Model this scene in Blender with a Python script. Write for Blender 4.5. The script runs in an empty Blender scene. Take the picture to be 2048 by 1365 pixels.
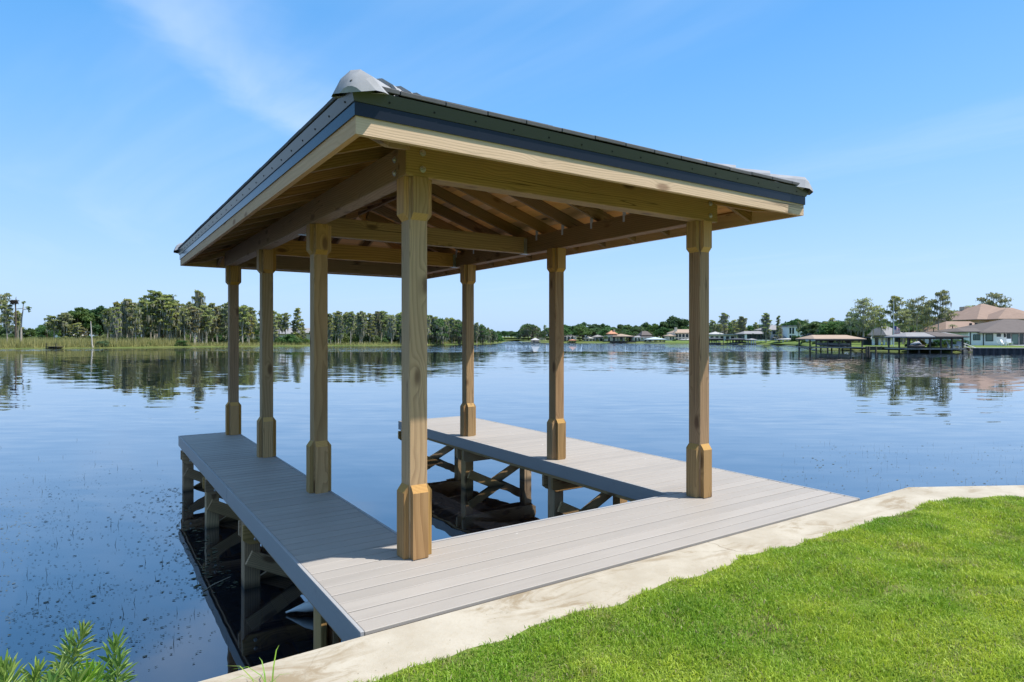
import bpy, bmesh, math, random
import numpy as np
from mathutils import Vector, Matrix

random.seed(7)
rng = np.random.default_rng(7)
scene = bpy.context.scene
COL = scene.collection
rad = math.radians

# ------------------------------------------------------------------ camera
FPX, HORIZON, YAW = 1271.386, 673.44, -0.5896      # focal length and horizon row for a 2048 px wide picture
CAM = Vector((-1.9475, -4.1685, 1.56))              # 1.56 m above the deck (deck top is z = 0)
cd = bpy.data.cameras.new('camera'); cam = bpy.data.objects.new('camera', cd); COL.objects.link(cam)
cam.location = CAM; cam.rotation_euler = (rad(90), 0, YAW)
cd.sensor_width = 36; cd.lens = FPX * 36 / 2048; cd.shift_y = -(682.5 - HORIZON) / 2048
cd.clip_start = 0.05; cd.clip_end = 12000
scene.camera = cam

# ------------------------------------------------------------------ sun, sky, exposure
SUN = Vector((0.46, -0.35, 1.0)).normalized()       # direction towards the sun
sd = bpy.data.lights.new('sun', 'SUN'); sun = bpy.data.objects.new('sun', sd); COL.objects.link(sun)
sd.energy = 2.7; sd.angle = rad(0.55); sd.color = (1.0, 0.96, 0.90)
sun.rotation_euler = SUN.to_track_quat('Z', 'Y').to_euler(); sun.location = (20, -15, 40)

scene.view_settings.view_transform = 'Standard'; scene.view_settings.look = 'None'
scene.view_settings.gamma = 1.0; scene.view_settings.use_curve_mapping = False
scene.view_settings.exposure = 1.25
scene.render.engine = 'CYCLES'
scene.cycles.use_denoising = True
scene.cycles.max_bounces = 8; scene.cycles.diffuse_bounces = 4; scene.cycles.glossy_bounces = 4
scene.cycles.transparent_max_bounces = 8
scene.cycles.caustics_reflective = False; scene.cycles.caustics_refractive = False

world = bpy.data.worlds.new('World'); scene.world = world; world.use_nodes = True


class NT:
    """small helper to write node trees"""
    def __init__(s, tree):
        s.t = tree; s.n = tree.nodes; s.l = tree.links
    def node(s, typ, **kw):
        nd = s.n.new(typ)
        for k, v in kw.items():
            if k == 'inp':
                for kk, vv in v.items():
                    s.set(nd, kk, vv)
            else:
                setattr(nd, k, v)
        return nd
    def set(s, nd, key, val):
        sock = nd.inputs[key]
        if isinstance(val, bpy.types.NodeSocket):
            s.l.new(val, sock)
        else:
            if hasattr(sock.default_value, '__len__') and isinstance(val, (tuple, list)) and len(sock.default_value) == 4 and len(val) == 3:
                val = (*val, 1.0)
            sock.default_value = val
    def math(s, op, a, b=None, c=None, clamp=False):
        nd = s.n.new('ShaderNodeMath'); nd.operation = op; nd.use_clamp = clamp
        s.set(nd, 0, a)
        if b is not None: s.set(nd, 1, b)
        if c is not None: s.set(nd, 2, c)
        return nd.outputs[0]
    def vmath(s, op, a, b=None, scale=None):
        nd = s.n.new('ShaderNodeVectorMath'); nd.operation = op
        s.set(nd, 0, a)
        if b is not None: s.set(nd, 1, b)
        if scale is not None: s.set(nd, 'Scale', scale)
        return nd.outputs[0]
    def noise(s, vec, scale, detail=3, rough=0.55, dist=0.0, dims='3D'):
        nd = s.n.new('ShaderNodeTexNoise'); nd.noise_dimensions = dims
        s.set(nd, 'Vector', vec); s.set(nd, 'Scale', scale); s.set(nd, 'Detail', detail)
        s.set(nd, 'Roughness', rough); s.set(nd, 'Distortion', dist)
        return nd.outputs['Fac']
    def mapping(s, vec, scale=(1, 1, 1), loc=(0, 0, 0), rot=(0, 0, 0)):
        nd = s.n.new('ShaderNodeMapping'); s.set(nd, 'Vector', vec)
        nd.inputs['Scale'].default_value = scale; nd.inputs['Location'].default_value = loc; nd.inputs['Rotation'].default_value = rot
        return nd.outputs[0]
    def ramp(s, fac, stops, interp='LINEAR'):
        nd = s.n.new('ShaderNodeValToRGB'); s.set(nd, 0, fac)
        cr = nd.color_ramp; cr.interpolation = interp
        while len(cr.elements) < len(stops): cr.elements.new(0.5)
        for e, (p, c) in zip(cr.elements, stops):
            e.position = p
            e.color = (*c, 1) if hasattr(c, '__len__') else (c, c, c, 1)
        return nd.outputs[0]
    def mix(s, fac, a, b, mode='MIX'):
        nd = s.n.new('ShaderNodeMix'); nd.data_type = 'RGBA'; nd.blend_type = mode
        s.set(nd, 0, fac); s.set(nd, 6, a); s.set(nd, 7, b)
        return nd.outputs[2]
    def smooth(s, v, a, b):
        nd = s.n.new('ShaderNodeMapRange'); nd.interpolation_type = 'SMOOTHSTEP'
        s.set(nd, 0, v); nd.inputs[1].default_value = a; nd.inputs[2].default_value = b
        return nd.outputs[0]


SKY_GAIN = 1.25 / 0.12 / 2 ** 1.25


def build_world():
    w = NT(world.node_tree); w.n.clear()
    out = w.node('ShaderNodeOutputWorld'); bg = w.node('ShaderNodeBackground')
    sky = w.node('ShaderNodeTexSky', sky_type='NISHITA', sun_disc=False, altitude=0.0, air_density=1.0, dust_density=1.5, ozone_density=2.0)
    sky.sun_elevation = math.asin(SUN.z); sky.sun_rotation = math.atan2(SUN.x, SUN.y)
    d = w.node('ShaderNodeTexCoord').outputs['Generated']
    sep = w.node('ShaderNodeSeparateXYZ', inp={0: d})
    zc = w.math('MAXIMUM', sep.outputs[2], 0.02)
    # a high, thin cloud sheet: direction projected on a plane overhead
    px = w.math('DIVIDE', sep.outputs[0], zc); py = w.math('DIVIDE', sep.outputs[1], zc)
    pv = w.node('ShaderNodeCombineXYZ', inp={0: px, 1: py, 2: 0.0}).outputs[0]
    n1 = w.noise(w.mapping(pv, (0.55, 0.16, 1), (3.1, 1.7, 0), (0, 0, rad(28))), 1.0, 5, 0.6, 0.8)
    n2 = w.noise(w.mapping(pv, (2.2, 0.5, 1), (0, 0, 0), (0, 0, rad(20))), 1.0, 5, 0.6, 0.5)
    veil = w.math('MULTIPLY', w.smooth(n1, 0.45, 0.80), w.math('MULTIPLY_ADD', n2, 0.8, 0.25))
    # one long wisp that trails across the sheet, sharper on one side
    wob = w.math('MULTIPLY', w.math('SUBTRACT', w.noise(pv, 1.9, 4, 0.6), 0.5), 0.34)
    q = w.math('ADD', w.math('MULTIPLY_ADD', px, 0.796, w.math('MULTIPLY', py, -0.605)), w.math('ADD', wob, 1.337))
    al = w.math('MULTIPLY_ADD', px, 0.605, w.math('MULTIPLY', py, 0.796))
    wisp = w.math('MULTIPLY', w.smooth(q, -0.06, 0.14), w.math('SUBTRACT', 1.0, w.smooth(q, 0.14, 0.62)))
    wisp = w.math('MULTIPLY', wisp, w.math('MULTIPLY', w.smooth(al, 0.6, 1.8), w.math('SUBTRACT', 1.0, w.smooth(al, 2.9, 4.3))))
    wisp = w.math('MULTIPLY', wisp, w.math('MULTIPLY_ADD', n2, 1.3, -0.05, True))
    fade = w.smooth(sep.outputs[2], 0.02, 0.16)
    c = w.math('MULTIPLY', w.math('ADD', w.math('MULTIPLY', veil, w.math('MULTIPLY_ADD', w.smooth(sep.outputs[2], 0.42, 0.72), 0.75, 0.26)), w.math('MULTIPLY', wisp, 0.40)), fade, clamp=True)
    # clear subtropical air: the sky texture is blended with an even blue that pales towards the horizon, the same all round; the unseen zenith is paled to neutralise the light in shade
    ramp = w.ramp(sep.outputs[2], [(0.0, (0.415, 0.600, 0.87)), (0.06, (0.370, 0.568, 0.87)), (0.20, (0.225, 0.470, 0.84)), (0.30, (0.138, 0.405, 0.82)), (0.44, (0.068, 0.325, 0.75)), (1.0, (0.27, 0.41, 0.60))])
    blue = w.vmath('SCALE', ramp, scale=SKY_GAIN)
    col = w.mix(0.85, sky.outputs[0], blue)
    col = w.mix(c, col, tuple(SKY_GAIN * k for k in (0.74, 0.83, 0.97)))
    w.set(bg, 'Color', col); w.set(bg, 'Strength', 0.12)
    w.l.new(bg.outputs[0], out.inputs[0])


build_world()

# ------------------------------------------------------------------ object helpers
WM = {}


def tag(o, label=None, cat=None, group=None, kind=None):
    if label: o['label'] = label
    if cat: o['category'] = cat
    if group: o['group'] = group
    if kind: o['kind'] = kind
    return o


def link(o, M, parent):
    COL.objects.link(o)
    WM[o] = M
    if parent is not None:
        o.parent = parent
        o.matrix_basis = WM[parent].inverted() @ M
    else:
        o.matrix_basis = M
    return o


def empty(name, loc, rz=0.0, parent=None):
    o = bpy.data.objects.new(name, None); o.empty_display_size = 0.2
    return link(o, Matrix.Translation(Vector(loc)) @ Matrix.Rotation(rz, 4, 'Z'), parent)


def thing(name, loc, label, cat, group=None, rz=0.0):
    return tag(empty(name, loc, rz), label, cat, group)


def mk(name, verts, faces, mat, smooth=False, mats=None, midx=None):
    me = bpy.data.meshes.new(name)
    me.from_pydata([tuple(v) for v in verts], [], faces)
    for m in (mats or [mat]):
        me.materials.append(m)
    if midx is not None:
        me.polygons.foreach_set('material_index', midx)
    if smooth:
        me.polygons.foreach_set('use_smooth', [True] * len(me.polygons))
    me.update()
    return me


def obj(name, me, parent=None, M=None):
    return link(bpy.data.objects.new(name, me), M if M is not None else Matrix.Identity(4), parent)


BOXF = [(0, 3, 2, 1), (4, 5, 6, 7), (0, 1, 5, 4), (1, 2, 6, 5), (2, 3, 7, 6), (3, 0, 4, 7)]


def boxv(x0, x1, y0, y1, z0, z1):
    return [(x0, y0, z0), (x1, y0, z0), (x1, y1, z0), (x0, y1, z0), (x0, y0, z1), (x1, y0, z1), (x1, y1, z1), (x0, y1, z1)]


class MB:
    """collects simple solids into one mesh"""
    def __init__(s): s.v = []; s.f = []; s.m = []
    def add(s, v, f, m=0):
        o = len(s.v); s.v += [tuple(p) for p in v]; s.f += [tuple(i + o for i in q) for q in f]; s.m += [m] * len(f)
        return s
    def box(s, x0, x1, y0, y1, z0, z1, m=0): return s.add(boxv(x0, x1, y0, y1, z0, z1), BOXF, m)
    def tube(s, pts, radii, n=8, m=0, cap=True):
        pts = [Vector(p) for p in pts]; rings = []
        for i, p in enumerate(pts):
            a = pts[max(0, i - 1)]; b = pts[min(len(pts) - 1, i + 1)]
            t = (b - a).normalized()
            u = t.cross(Vector((0, 0, 1)) if abs(t.z) < 0.95 else Vector((1, 0, 0))).normalized(); w = t.cross(u)
            r = radii[i] if hasattr(radii, '__len__') else radii
            rings.append([p + u * (r * math.cos(2 * math.pi * k / n)) + w * (r * math.sin(2 * math.pi * k / n)) for k in range(n)])
        v = [q for r in rings for q in r]; f = []
        for i in range(len(rings) - 1):
            for k in range(n):
                f.append((i * n + k, i * n + (k + 1) % n, (i + 1) * n + (k + 1) % n, (i + 1) * n + k))
        if cap:
            f.append(tuple(range(n))[::-1]); f.append(tuple((len(rings) - 1) * n + k for k in range(n)))
        return s.add(v, f, m)
    def mesh(s, name, mats, smooth=False):
        if not isinstance(mats, (list, tuple)): mats = [mats]
        return mk(name, s.v, s.f, None, smooth, mats, s.m)
    def build(s, name, mats, parent=None, M=None, smooth=False):
        return obj(name, s.mesh(name, mats, smooth), parent, M)


def bevel_mesh(me, w, seg=1):
    bm = bmesh.new(); bm.from_mesh(me)
    bmesh.ops.bevel(bm, geom=list(bm.edges), offset=w, segments=seg, affect='EDGES', profile=0.5)
    bm.to_mesh(me); bm.free()
    return me


def frame(p0, p1, up=(0, 0, 1)):
    """matrix whose X runs p0->p1 and whose Z is as near 'up' as can be, origin p0"""
    p0 = Vector(p0); p1 = Vector(p1); x = (p1 - p0).normalized(); up = Vector(up)
    y = up.cross(x).normalized(); z = x.cross(y)
    M = Matrix((x, y, z)).transposed().to_4x4(); M.translation = p0
    return M


def board(name, p0, p1, w, h, mat, parent, up=(0, 0, 1), bev=0.003, zoff=0.0):
    """a board from p0 to p1; w across, h up; p0,p1 are at the middle of the width and the bottom (plus zoff)"""
    L = (Vector(p1) - Vector(p0)).length
    me = mk(name, boxv(0, L, -w / 2, w / 2, zoff, zoff + h), BOXF, mat)
    if bev: bevel_mesh(me, bev)
    return obj(name, me, parent, frame(p0, p1, up))


def in_frame(name, wverts, faces, M, mat, parent, smooth=False, bev=0):
    Mi = M.inverted()
    me = mk(name, [Mi @ Vector(v) for v in wverts], faces, mat, smooth)
    if bev: bevel_mesh(me, bev)
    return obj(name, me, parent, M)


# ------------------------------------------------------------------ materials
def material(name):
    m = bpy.data.materials.new(name); m.use_nodes = True
    t = NT(m.node_tree); t.n.clear()
    out = t.node('ShaderNodeOutputMaterial'); p = t.node('ShaderNodeBsdfPrincipled')
    t.l.new(p.outputs[0], out.inputs[0])
    return m, t, p, out


def obj_coord(t, shift=37.0):
    """object coordinates, moved by a random step for each object"""
    tc = t.node('ShaderNodeTexCoord').outputs['Object']
    r = t.node('ShaderNodeObjectInfo').outputs['Random']
    sh = t.node('ShaderNodeCombineXYZ', inp={0: t.math('MULTIPLY', r, shift), 1: t.math('MULTIPLY', t.math('FRACT', t.math('MULTIPLY', r, 17.3)), 0.9), 2: t.math('MULTIPLY', t.math('FRACT', t.math('MULTIPLY', r, 41.7)), 0.9)})
    return t.vmath('ADD', tc, sh.outputs[0]), r, tc


def wood(name, light, dark, knot=(0.13, 0.06, 0.02), rings=58.0, contrast=1.0, rough=0.72, stain=0.4, check=0.85, wet=False):
    m, t, p, out = material(name)
    co, r, raw = obj_coord(t)
    # slow wander of the log's axis, so that rings make cathedral figures on the faces
    wob = t.node('ShaderNodeTexNoise', inp={'Vector': t.mapping(co, (0.55, 1.2, 1.2)), 'Scale': 1.0, 'Detail': 2.0})
    off = t.vmath('SCALE', t.vmath('SUBTRACT', wob.outputs['Color'], (0.5, 0.5, 0.5)), scale=0.13)
    c2 = t.vmath('ADD', t.mapping(co, (0.05, 1, 1)), off)
    sp = t.node('ShaderNodeSeparateXYZ', inp={0: c2})
    rr = t.math('SQRT', t.math('ADD', t.math('MULTIPLY', sp.outputs[1], sp.outputs[1]), t.math('MULTIPLY', sp.outputs[2], sp.outputs[2])))
    # knots: stretched cells, the rings bend round them
    kv = t.node('ShaderNodeTexVoronoi', feature='F1', inp={'Vector': t.mapping(co, (2.1, 5.5, 5.5)), 'Scale': 1.0, 'Randomness': 1.0})
    kd = kv.outputs['Distance']
    kf = t.math('SUBTRACT', 1.0, t.smooth(kd, 0.08, 0.22))
    rr = t.math('ADD', rr, t.math('MULTIPLY', t.math('SUBTRACT', 1.0, t.smooth(kd, 0.05, 0.42)), 0.035))
    ph = t.math('FRACT', t.math('MULTIPLY', rr, rings))
    late = t.math('MULTIPLY', t.smooth(ph, 0.25, 0.95), t.math('SUBTRACT', 1.0, t.smooth(ph, 0.96, 1.0)))
    fine = t.noise(t.mapping(co, (3.5, 130, 130)), 1.0, 3, 0.65)
    blot = t.noise(t.mapping(co, (0.8, 3.5, 3.5)), 1.0, 3, 0.6)
    g = t.math('MULTIPLY_ADD', late, 0.62 * contrast, t.math('MULTIPLY', t.math('SUBTRACT', fine, 0.36), 0.95), clamp=True)
    col = t.mix(g, light, dark)
    col = t.mix(t.math('MULTIPLY', t.smooth(blot, 0.45, 0.75), stain), col, tuple(c * f for c, f in zip(dark, (0.8, 0.85, 0.75))))
    col = t.mix(t.math('MULTIPLY', kf, 0.85), col, knot)
    if check:
        cr = t.noise(t.mapping(co, (0.35, 16, 16)), 1.0, 1, 0.4)
        cl = t.math('SUBTRACT', 1.0, t.smooth(t.math('ABSOLUTE', t.math('SUBTRACT', cr, 0.56)), 0.0, 0.012))
        cm = t.smooth(t.noise(t.mapping(co, (0.6, 2, 2), (5, 5, 5)), 1.0, 1), 0.52, 0.6)
        col = t.mix(t.math('MULTIPLY', t.math('MULTIPLY', cl, cm), check), col, tuple(c * 0.25 for c in dark))
    if wet:                                    # dark algae line left by the lake's changing level
        pz = t.node('ShaderNodeSeparateXYZ', inp={0: t.node('ShaderNodeNewGeometry').outputs['Position']}).outputs[2]
        ln = t.math('SUBTRACT', 1.0, t.smooth(t.math('ADD', pz, t.math('MULTIPLY', blot, 0.10)), -0.76, -0.66))
        col = t.mix(t.math('MULTIPLY', ln, 0.85), col, (0.030, 0.028, 0.016))
    hv = t.node('ShaderNodeHueSaturation', inp={'Hue': t.math('MULTIPLY_ADD', r, 0.012, 0.494), 'Saturation': t.math('MULTIPLY_ADD', t.math('FRACT', t.math('MULTIPLY', r, 7.7)), 0.3, 0.8), 'Value': t.math('MULTIPLY_ADD', t.math('FRACT', t.math('MULTIPLY', r, 5.1)), 0.38, 0.76), 'Color': col})
    t.set(p, 'Base Color', hv.outputs[0]); t.set(p, 'Roughness', rough); t.set(p, 'Specular IOR Level', 0.3)
    b = t.node('ShaderNodeBump', inp={'Strength': 0.35, 'Distance': 0.004, 'Height': t.math('SUBTRACT', t.math('MULTIPLY', fine, 0.6), t.math('MULTIPLY', late, 0.5))})
    t.set(p, 'Normal', b.outputs[0])
    return m


W_POST = wood('treated_pine', (0.485, 0.292, 0.125), (0.262, 0.146, 0.056), contrast=0.75)
W_BASE = wood('treated_pine_trim', (0.500, 0.290, 0.105), (0.290, 0.155, 0.048), contrast=0.8)
W_FRESH = wood('end_cut_pine', (0.560, 0.310, 0.070), (0.420, 0.210, 0.040), contrast=0.5, check=0, stain=0.2)
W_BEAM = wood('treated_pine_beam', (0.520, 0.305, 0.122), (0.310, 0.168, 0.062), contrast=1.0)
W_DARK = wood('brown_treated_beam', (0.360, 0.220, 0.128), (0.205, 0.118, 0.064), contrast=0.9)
W_RAFT = wood('rafter_pine', (0.340, 0.195, 0.095), (0.180, 0.098, 0.044), contrast=1.0)
W_FASC = wood('new_fascia_pine', (0.670, 0.425, 0.225), (0.520, 0.310, 0.148), knot=(0.28, 0.13, 0.05), contrast=0.5, stain=0.3)
W_PLANK = wood('ceiling_pine', (0.820, 0.460, 0.210), (0.660, 0.345, 0.145), contrast=0.6, stain=0.2, check=0)
W_PILE = wood('wet_pile_pine', (0.560, 0.345, 0.150), (0.330, 0.185, 0.074), stain=0.5, wet=True)


def make_composite(name, base, var=0.10, worn=False):
    m, t, p, out = material(name)
    co, r, raw = obj_coord(t)
    f = t.noise(t.mapping(co, (2.0, 160, 160)), 1.0, 3, 0.7)
    b = t.noise(co, 1.3, 4, 0.6)
    dirt = t.noise(raw, 7.0, 5, 0.65)
    v = t.math('ADD', t.math('MULTIPLY_ADD', f, 0.22, 0.80), t.math('MULTIPLY', t.math('SUBTRACT', b, 0.5), 0.16))
    v = t.math('ADD', v, t.math('MULTIPLY', t.math('SUBTRACT', r, 0.5), var))
    col = t.mix(1.0, base, t.node('ShaderNodeCombineXYZ', inp={0: v, 1: v, 2: v}).outputs[0], 'MULTIPLY')
    col = t.mix(t.math('MULTIPLY', t.smooth(dirt, 0.60, 0.74), 0.22), col, tuple(c * 0.55 for c in base))
    if worn:
        tr = t.noise(t.mapping(co, (0.5, 9, 9)), 1.0, 4, 0.6)
        col = t.mix(t.math('MULTIPLY', t.smooth(tr, 0.50, 0.78), 0.30), col, tuple(c * 0.62 for c in base))
        vo = t.node('ShaderNodeTexVoronoi', inp={'Vector': co, 'Scale': 3.2})
        sp_ = t.math('MULTIPLY', t.math('SUBTRACT', 1.0, t.smooth(vo.outputs['Distance'], 0.02, 0.05)), t.math('GREATER_THAN', t.node('ShaderNodeSeparateColor', inp={0: vo.outputs['Color']}).outputs[0], 0.72))
        col = t.mix(t.math('MULTIPLY', sp_, 0.8), col, (0.75, 0.74, 0.70))
    t.set(p, 'Base Color', col); t.set(p, 'Roughness', 0.62); t.set(p, 'Specular IOR Level', 0.35)
    bp = t.node('ShaderNodeBump', inp={'Strength': 0.3, 'Distance': 0.002, 'Height': f}); t.set(p, 'Normal', bp.outputs[0])
    return m


M_DECK = make_composite('grey_composite_deck', (0.380, 0.340, 0.296), 0.10, True)
M_EDGE = make_composite('grey_composite_edge', (0.36, 0.355, 0.35), 0.02)


def simple(name, col, rough=0.6, metal=0.0, noise=0.15, scale=3.0, spec=0.4, bump=0.0, coat=0.0):
    m, t, p, out = material(name)
    co, r, raw = obj_coord(t)
    n = t.noise(co, scale, 5, 0.6)
    v = t.math('MULTIPLY_ADD', n, noise * 2, 1 - noise)
    c = t.mix(1.0, col, t.node('ShaderNodeCombineXYZ', inp={0: v, 1: v, 2: v}).outputs[0], 'MULTIPLY')
    t.set(p, 'Base Color', c); t.set(p, 'Roughness', rough); t.set(p, 'Metallic', metal); t.set(p, 'Specular IOR Level', spec); t.set(p, 'Coat Weight', coat)
    if bump:
        b = t.node('ShaderNodeBump', inp={'Strength': 0.6, 'Distance': bump, 'Height': n}); t.set(p, 'Normal', b.outputs[0])
    return m


M_DRIP = simple('dark_blue_grey_flashing', (0.014, 0.017, 0.025), 0.22, 0.0, 0.06, 2.0, 0.22)
M_RISER = simple('charcoal_eave_metal', (0.045, 0.050, 0.055), 0.30, 0.0, 0.10, 4.0, 0.5)
M_TILE = simple('charcoal_concrete_tile', (0.085, 0.085, 0.088), 0.85, 0.0, 0.35, 14.0, 0.3, 0.004)
M_CAPT = simple('pale_grey_hip_tile', (0.30, 0.30, 0.31), 0.80, 0.0, 0.35, 9.0, 0.3, 0.003)
M_STEEL = simple('galvanised_steel', (0.50, 0.50, 0.50), 0.45, 0.8, 0.2, 20.0, 0.5)
M_HOLE = simple('dark_hole', (0.01, 0.01, 0.01), 0.9)


def make_concrete():
    m, t, p, out = material('pale_concrete_cap')
    tc = t.node('ShaderNodeTexCoord').outputs['Object']
    n = t.noise(tc, 2.2, 6, 0.62); f = t.noise(tc, 45, 5, 0.7); st = t.noise(t.mapping(tc, (1.1, 3.0, 1), (1.7, 0, 0), (0, 0, 0.5)), 1.6, 6, 0.7, 1.2)
    st2 = t.noise(t.mapping(tc, (1, 1, 1), (9, 4, 0)), 1.1, 3, 0.5)
    col = t.mix(t.smooth(n, 0.3, 0.7), (0.47, 0.420, 0.335), (0.375, 0.325, 0.248))
    col = t.mix(t.math('MULTIPLY', t.smooth(f, 0.48, 0.72), 0.35), col, (0.36, 0.29, 0.19))
    s = t.math('MULTIPLY', t.smooth(st, 0.47, 0.64), t.smooth(st2, 0.42, 0.58))
    col = t.mix(t.math('MULTIPLY', s, 0.72), col, (0.24, 0.175, 0.098))
    cr = t.node('ShaderNodeTexVoronoi', feature='DISTANCE_TO_EDGE', inp={'Vector': t.vmath('ADD', tc, t.vmath('SCALE', t.node('ShaderNodeTexNoise', inp={'Vector': tc, 'Scale': 4.0, 'Detail': 4.0}).outputs['Color'], scale=0.25)), 'Scale': 0.75})
    crk = t.math('MULTIPLY', t.math('SUBTRACT', 1.0, t.smooth(cr.outputs['Distance'], 0.001, 0.006)), t.smooth(t.noise(tc, 1.3, 2), 0.48, 0.6))
    col = t.mix(t.math('MULTIPLY', crk, 0.55), col, (0.16, 0.12, 0.075))
    blk = t.smooth(t.noise(t.mapping(tc, (1, 1, 1), (3, 8, 0)), 6.5, 7, 0.75), 0.60, 0.74)
    col = t.mix(t.math('MULTIPLY', blk, 0.55), col, (0.19, 0.155, 0.10))
    pits = t.node('ShaderNodeTexVoronoi', inp={'Vector': tc, 'Scale': 26.0})
    pm = t.math('MULTIPLY', t.math('SUBTRACT', 1.0, t.smooth(pits.outputs['Distance'], 0.05, 0.16)), t.smooth(t.noise(tc, 5.0, 2), 0.55, 0.7))
    col = t.mix(t.math('MULTIPLY', pm, 0.6), col, (0.20, 0.16, 0.10))
    t.set(p, 'Base Color', col); t.set(p, 'Roughness', 0.85); t.set(p, 'Specular IOR Level', 0.25)
    b = t.node('ShaderNodeBump', inp={'Strength': 0.6, 'Distance': 0.004, 'Height': t.math('SUBTRACT', t.math('ADD', f, n), pm)}); t.set(p, 'Normal', b.outputs[0])
    return m


M_CONC = make_concrete()


def make_water():
    m, t, p, out = material('lake_water'); t.n.remove(p)
    tc = t.node('ShaderNodeTexCoord').outputs['Object']
    rot = rad(-33.8)
    v = t.mapping(tc, (1, 1, 1), (0, 0, 0), (0, 0, -rot))       # wave crests lie across the wind
    def slopes(sc, loc, k):
        n = t.node('ShaderNodeTexNoise', inp={'Vector': t.mapping(v, sc, loc), 'Scale': 1.0, 'Detail': 2.0, 'Roughness': 0.5, 'Distortion': 0.3})
        return t.vmath('SCALE', t.vmath('SUBTRACT', n.outputs['Color'], (0.5, 0.5, 0.5)), scale=k)
    gust = t.smooth(t.noise(t.mapping(v, (0.012, 0.05, 1), (2.3, 0.4, 0)), 1.0, 3, 0.6), 0.38, 0.66)
    spc = t.node('ShaderNodeSeparateXYZ', inp={0: v})
    open_water = t.smooth(spc.outputs[1], 1.0, 18.0)
    wob = t.noise(t.mapping(v, (0.03, 0.0, 1)), 1.0, 2, 0.5)
    breeze = t.smooth(t.math('ADD', spc.outputs[1], t.math('MULTIPLY', wob, 30.0)), 106.0, 116.0)   # a breeze ruffles the strip of water off the far bank
    fine = t.math('MULTIPLY_ADD', open_water, 0.026, 0.020)
    fine = t.math('ADD', t.math('MULTIPLY', fine, t.math('MULTIPLY_ADD', gust, 1.3, 0.55)), t.math('MULTIPLY', breeze, 0.60))
    sl = t.vmath('ADD', slopes((0.9, 2.8, 1), (0, 0, 0), fine), slopes((0.22, 0.75, 1), (7, 3, 0), t.math('MULTIPLY_ADD', open_water, 0.016, 0.014)))
    sl = t.vmath('ADD', sl, slopes((0.05, 0.15, 1), (1, 5, 0), 0.010))
    sp2 = t.node('ShaderNodeSeparateXYZ', inp={0: sl})
    bump = t.node('ShaderNodeVectorMath', operation='NORMALIZE', inp={0: t.node('ShaderNodeCombineXYZ', inp={0: sp2.outputs[0], 1: sp2.outputs[1], 2: 1.0}).outputs[0]})
    fr = t.node('ShaderNodeFresnel', inp={'IOR': 1.33, 'Normal': bump.outputs[0]})
    gl = t.node('ShaderNodeBsdfGlossy', inp={'Color': (0.96, 0.97, 1.0), 'Roughness': 0.015, 'Normal': bump.outputs[0]})
    tr = t.node('ShaderNodeBsdfTransparent', inp={'Color': (0.30, 0.28, 0.16)})
    df = t.node('ShaderNodeBsdfDiffuse', inp={'Color': (0.018, 0.021, 0.028)})
    under = t.node('ShaderNodeMixShader', inp={0: 0.5, 1: tr.outputs[0], 2: df.outputs[0]})
    mx = t.node('ShaderNodeMixShader', inp={0: t.math('POWER', fr.outputs[0], 0.5), 1: under.outputs[0], 2: gl.outputs[0]})
    t.l.new(mx.outputs[0], out.inputs[0])
    return m


M_WATER = make_water()


def make_ground():
    m, t, p, out = material('ground_earth_and_grass')
    tc = t.node('ShaderNodeTexCoord').outputs['Object']
    z = t.node('ShaderNodeSeparateXYZ', inp={0: tc}).outputs[2]
    n = t.noise(tc, 0.15, 5, 0.6); f = t.noise(tc, 2.0, 4, 0.65)
    g = t.mix(t.smooth(n, 0.35, 0.65), (0.10, 0.15, 0.035), (0.17, 0.19, 0.055))
    g = t.mix(t.math('MULTIPLY', f, 0.5), g, (0.07, 0.085, 0.03))
    mud = t.mix(f, (0.014, 0.012, 0.008), (0.026, 0.022, 0.014))
    col = t.mix(t.smooth(z, -0.85, -0.74), mud, g)
    t.set(p, 'Base Color', col); t.set(p, 'Roughness', 0.95); t.set(p, 'Specular IOR Level', 0.15)
    return m


M_GROUND = make_ground()


def foliage(name, a, b, transl=0.5, rough=0.6, vary=0.25):
    """leaf material: colour differs per tree and per clump"""
    m, t, p, out = material(name)
    g = t.node('ShaderNodeNewGeometry')
    r = t.node('ShaderNodeObjectInfo').outputs['Random']
    isl = g.outputs['Random Per Island']
    tc = t.node('ShaderNodeTexCoord').outputs['Object']
    n = t.noise(tc, 0.6, 2, 0.5)
    f = t.math('ADD', t.math('MULTIPLY', isl, 0.45), t.math('MULTIPLY', n, 0.55))
    col = t.mix(t.smooth(f, 0.2, 0.8), a, b)
    hv = t.node('ShaderNodeHueSaturation', inp={'Hue': t.math('MULTIPLY_ADD', r, 0.05, 0.475), 'Saturation': t.math('MULTIPLY_ADD', t.math('FRACT', t.math('MULTIPLY', r, 9.1)), 0.3, 0.8), 'Value': t.math('MULTIPLY_ADD', t.math('FRACT', t.math('MULTIPLY', r, 5.3)), vary * 2, 1 - vary), 'Color': col})
    t.set(p, 'Base Color', hv.outputs[0]); t.set(p, 'Roughness', rough); t.set(p, 'Specular IOR Level', 0.25)
    tl = t.node('ShaderNodeBsdfTranslucent', inp={'Color': hv.outputs[0]})
    mx = t.node('ShaderNodeMixShader', inp={0: transl, 1: p.outputs[0], 2: tl.outputs[0]})
    t.l.new(mx.outputs[0], out.inputs[0])
    return m

# ------------------------------------------------------------------ where things stand
FWD = Vector((-math.sin(YAW), math.cos(YAW), 0)); RGT = Vector((math.cos(YAW), math.sin(YAW), 0))
WATER_Z = -0.80


def at(u, d, z=0.0):
    """ground position d metres ahead of the photographer, in the bearing of column u"""
    p = CAM + FWD * d + RGT * ((u - 1024) / FPX * d)
    return Vector((p.x, p.y, z))


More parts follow.
